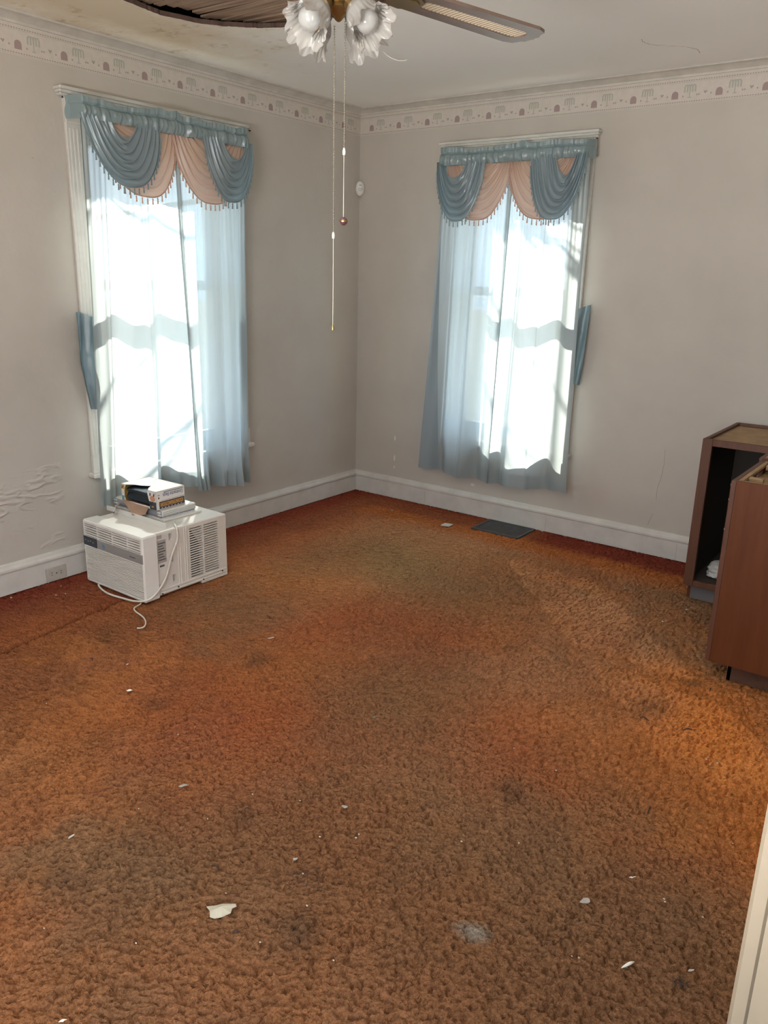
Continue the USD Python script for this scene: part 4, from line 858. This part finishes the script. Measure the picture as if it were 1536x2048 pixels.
# folded paper in the foreground
pts = np.array([(-.045, .020), (-.018, .016), (.006, .022), (.046, .026), (.050, .018), (.038, .012), (.036, -.004), (.012, -.018), (-.010, -.024), (-.026, -.020), (-.030, -.002)])
zz = np.array([.004, .010, .012, .010, .008, .007, .004, .002, .001, .002, .008])
e_ = np.array([math.cos(.64), math.sin(.64)]); f_ = np.array([-e_[1], e_[0]])
pts *= .78
V = np.array([[*(p[0] * e_ + p[1] * f_), z] for p, z in zip(pts, zz)] + [[*(.004 * e_ + .004 * f_), .016], [*(-.012 * e_ - .002 * f_), .012]]); n_ = len(pts)
V += [2.285, -3.352, carpet_z(2.285, -3.352) - .002]
Fp = []
for q in range(n_):
    Fp.append((q, (q + 1) % n_, n_ if 1 <= q <= 7 else n_ + 1))
Fp += [(8, n_, n_ + 1)[::-1], (1, n_ + 1, n_)]
Vb = V - [0, 0, .0014]; Fp = np.array(Fp); m = trimesh.Trimesh(np.vstack([V, Vb]), np.vstack([Fp, Fp[:, ::-1] + len(V)]), process=False)
Obj('paper_scrap', 'crumpled cream paper scrap on the carpet in the foreground', 'paper scrap', base=(2.285, -3.352, 0), mesh=m, mat='paper')
def back(px, py):
    d = fw * F_PX + r2 * (px - 768) - u2 * (py - 1024); k = -CZ / d[2]; return CX + d[0] * k, CY + d[1] * k
litter = [(542, 1275, .034, .018, .5, 'flake_pink', 'plaster_flake', 'pinkish plaster flake on the carpet right of the loose string', 'flake'), (259, 1381, .024, .018, 0, 'paper_white', 'plaster_flake', 'bright white chip on the carpet in front of the air conditioner', 'flake'),
          (367, 1571, .040, .016, .5, 'flake_grey', 'plaster_flake', 'long grey flake on the carpet left of centre', 'flake'), (690, 1612, .024, .018, .3, 'flake_grey', 'plaster_flake', 'grey flake on the carpet near the middle of the foreground', 'flake'),
          (142, 1672, .026, .012, 1.0, 'flake_grey', 'plaster_flake', 'grey flake on the carpet near the left edge of the picture', 'flake'), (590, 1716, .018, .014, .2, 'flake_grey', 'plaster_flake', 'grey flake beside the dark fuzz clump in the foreground', 'flake'),
          (1265, 1755, .022, .007, .3, 'paper_white', 'plaster_flake', 'short pale sliver on the carpet at lower right', 'flake'), (1250, 1933, .022, .014, .6, 'lint_grey', 'plaster_flake', 'grey flake touching the curved white sliver at lower right', 'flake'),
          (748, 1433, .026, .014, .3, 'lint_grey', 'lint_tuft', 'grey lint on the carpet at the middle of the room', 'lint'), (1170, 1803, .040, .026, .4, 'flake_grey', 'lint_tuft', 'flat grey lint patch on the carpet at lower right', 'lint'), (125, 2041, .018, .010, .3, 'paper_white', 'plaster_flake', 'white chip at the bottom left edge of the picture', 'flake'),
          (785, 1020, .03, .02, .3, 'flake_grey', 'plaster_flake', 'greyish flake on the carpet far back near the room corner', 'flake'), (255, 1328, .022, .005, .9, 'flake_pink', 'plaster_flake', 'thin pale splinter just above the bright white chip', 'flake'), (1384, 1940, .026, .010, .2, 'flake_grey', 'plaster_flake', 'tan flake beside a dark clump at the lower right', 'flake')]
for k, (px, py, w, h, r, mt, nm, lab, ct) in enumerate(litter):
    x, y = back(px, py); flake(x, y, w, h, r + .64, mt, nm, lab, ct, seed=k)
x, y = back(1258, 1935); aa = spline([(x - .012, y - .016, .004), (x, y - .001, .012), (x + .006, y + .015, .008)], 12); Obj('paper_sliver', 'curved white sliver standing up from the carpet at lower right', 'paper sliver', base=(x, y, 0), mesh=tube(aa, [.0008 + .0028 * math.sin(PI * q / 11) for q in range(12)], 6), mat='paper_white')
crumbs = [(93, 1407), (356, 1467), (277, 1617), (415, 1637), (712, 1675), (505, 1587), (600, 1600), (1250, 1176), (1282, 1206), (1373, 1219), (1325, 1242), (1070, 1498), (1028, 1497), (1112, 1540), (1435, 1526), (1413, 1517), (1188, 1398), (923, 1682), (1038, 1685), (606, 1747), (452, 1785), (614, 1810), (667, 1921), (1328, 1798), (1406, 1832), (122, 1171), (131, 1187), (112, 1190), (22, 1195), (1144, 1912), (1158, 1916), (640, 1672), (1466, 1685), (520, 1884), (88, 1855), (272, 1885), (1420, 1528), (718, 1668), (1330, 1804)]
for k, (px, py) in enumerate(crumbs):
    x, y = back(px, py); r = np.random.default_rng(k); sz = r.uniform(.0014, .0026) * (1 if py > 1300 else 1.6)
    m = trimesh.creation.icosphere(1, 1.0); v = m.vertices * np.array([sz * 1.4, sz, sz * .8]) * r.uniform(.7, 1.2, (len(m.vertices), 1)); z0 = carpet_z(x, y)
    Obj('plaster_crumb', 'tiny white plaster crumb scattered on the carpet', 'crumb', base=(x, y, z0), group='white plaster crumbs scattered on the carpet', mesh=trimesh.Trimesh(v + [x, y, z0], m.faces, process=False), mat='crumb_white')
for k, (px, py, l, lab) in enumerate(((1288, 1437, .05, 'small dark twig on the carpet farthest back on the right'), (1375, 1460, .055, 'dark twig on the carpet in front of the brown cabinets'), (1298, 1620, .055, 'dark straight twig on the carpet at right, below the bright orange area'), (430, 1737, .045, 'dark bit of twig on the carpet just above the cream paper scrap'), (471, 1866, .022, 'short dark twig on the carpet right of the cream paper scrap'), (1420, 1380, .04, 'dark twig on the carpet by the end-panel cabinet'), (183, 1318, .03, 'short dark twig on the carpet at left'))):
    l *= .62; x, y = back(px, py); a = .3 + .9 * (k % 3) - .4; z0 = carpet_z(x, y) + .001
    p = spline([(x - l / 2 * math.cos(a), y - l / 2 * math.sin(a), z0), (x, y + .004, z0 + .004), (x + l / 2 * math.cos(a), y + l / 2 * math.sin(a), z0)], 10)
    Obj('twig', lab, 'twig', base=(x, y, 0), mesh=tube(p, .0019, 6), mat='twig')
for k, (px, py, sz, lab) in enumerate(((612, 1752, .035, 'dark fuzz clump on the carpet near the bottom centre'), (1361, 1965, .014, 'small dark fuzz clump on the carpet at the lower right'))):
    x, y = back(px, py); r = np.random.default_rng(50 + k); ms = []
    for q in range(26):
        c = np.array([x, y, carpet_z(x, y)]) + r.normal(0, 1, 3) * [sz * .6, sz * .5, .002]; dd = r.normal(0, 1, 3) * [sz * .5, sz * .5, .004]
        ms.append(tube(spline([c - dd * .7, c + r.normal(0, .2, 3) * sz * .3, c + dd * .7], 7), .0006, 4))
    Obj('fuzz_clump', lab, 'fuzz', base=(x, y, 0), kind='stuff', mesh=cat(ms), mat='fuzz_dark')

# ------------------------------------------------------------------ outdoors: ground and the bare trees whose shadow falls on the lower sashes
gp = sbox(-45, -45, 45, 45).difference(sbox(-.25, -5.45, 5.75, .25)); g = extrude(gp, .2); g.apply_translation([0, 0, -.9])
Obj('ground', 'dry lawn outside the house', 'ground', kind='structure', mesh=g, mat='lawn')
r = np.random.default_rng(11)
def grow(p, d, l, rad, depth):
    q = p + d * l; segs.append(tube([p, (p + q) / 2 + r.normal(0, .05, 3) * l, q], [rad, rad * .85, rad * .7], 6))
    if depth <= 1:
        for _ in range(13):
            c = q + r.normal(0, .09, 3); e1 = r.normal(0, 1, 3); e1 /= np.linalg.norm(e1); e2 = np.cross(e1, r.normal(0, 1, 3)); e2 /= np.linalg.norm(e2)
            leaves.append(trimesh.Trimesh([c - e1 * .07, c + e2 * .05, c + e1 * .07, c - e2 * .05], [(0, 1, 2), (0, 2, 3)], process=False))
    if depth == 0: return
    for _ in range(r.integers(2, 4)):
        dd = d + r.normal(0, .55, 3); dd[2] = np.clip(dd[2], -.1, .7); dd /= np.linalg.norm(dd)
        if q[2] > 2.9: dd[2] = min(dd[2], .05 if q[2] < 3.3 else -.3)
        grow(q, dd, l * r.uniform(.6, .8), rad * .66, depth - 1)
for (sx_, sy_, lab) in ((-3.0, 1.6, 'small bare tree outside the left-wall window'), (-1.85, 3.2, 'small bare tree outside the right-wall window')):
    segs, leaves = [], []
    SH = Obj('bare_tree', lab, 'tree', base=(sx_, sy_, -.7))
    grow(np.array([sx_, sy_, -.7]), np.array([r.normal(0, .1), r.normal(0, .1), 1.0]), 3.0, .05, 4)
    SH.part('branches', cat(segs), 'bark'); SH.part('leaves', cat(leaves), 'lawn', kind='stuff')
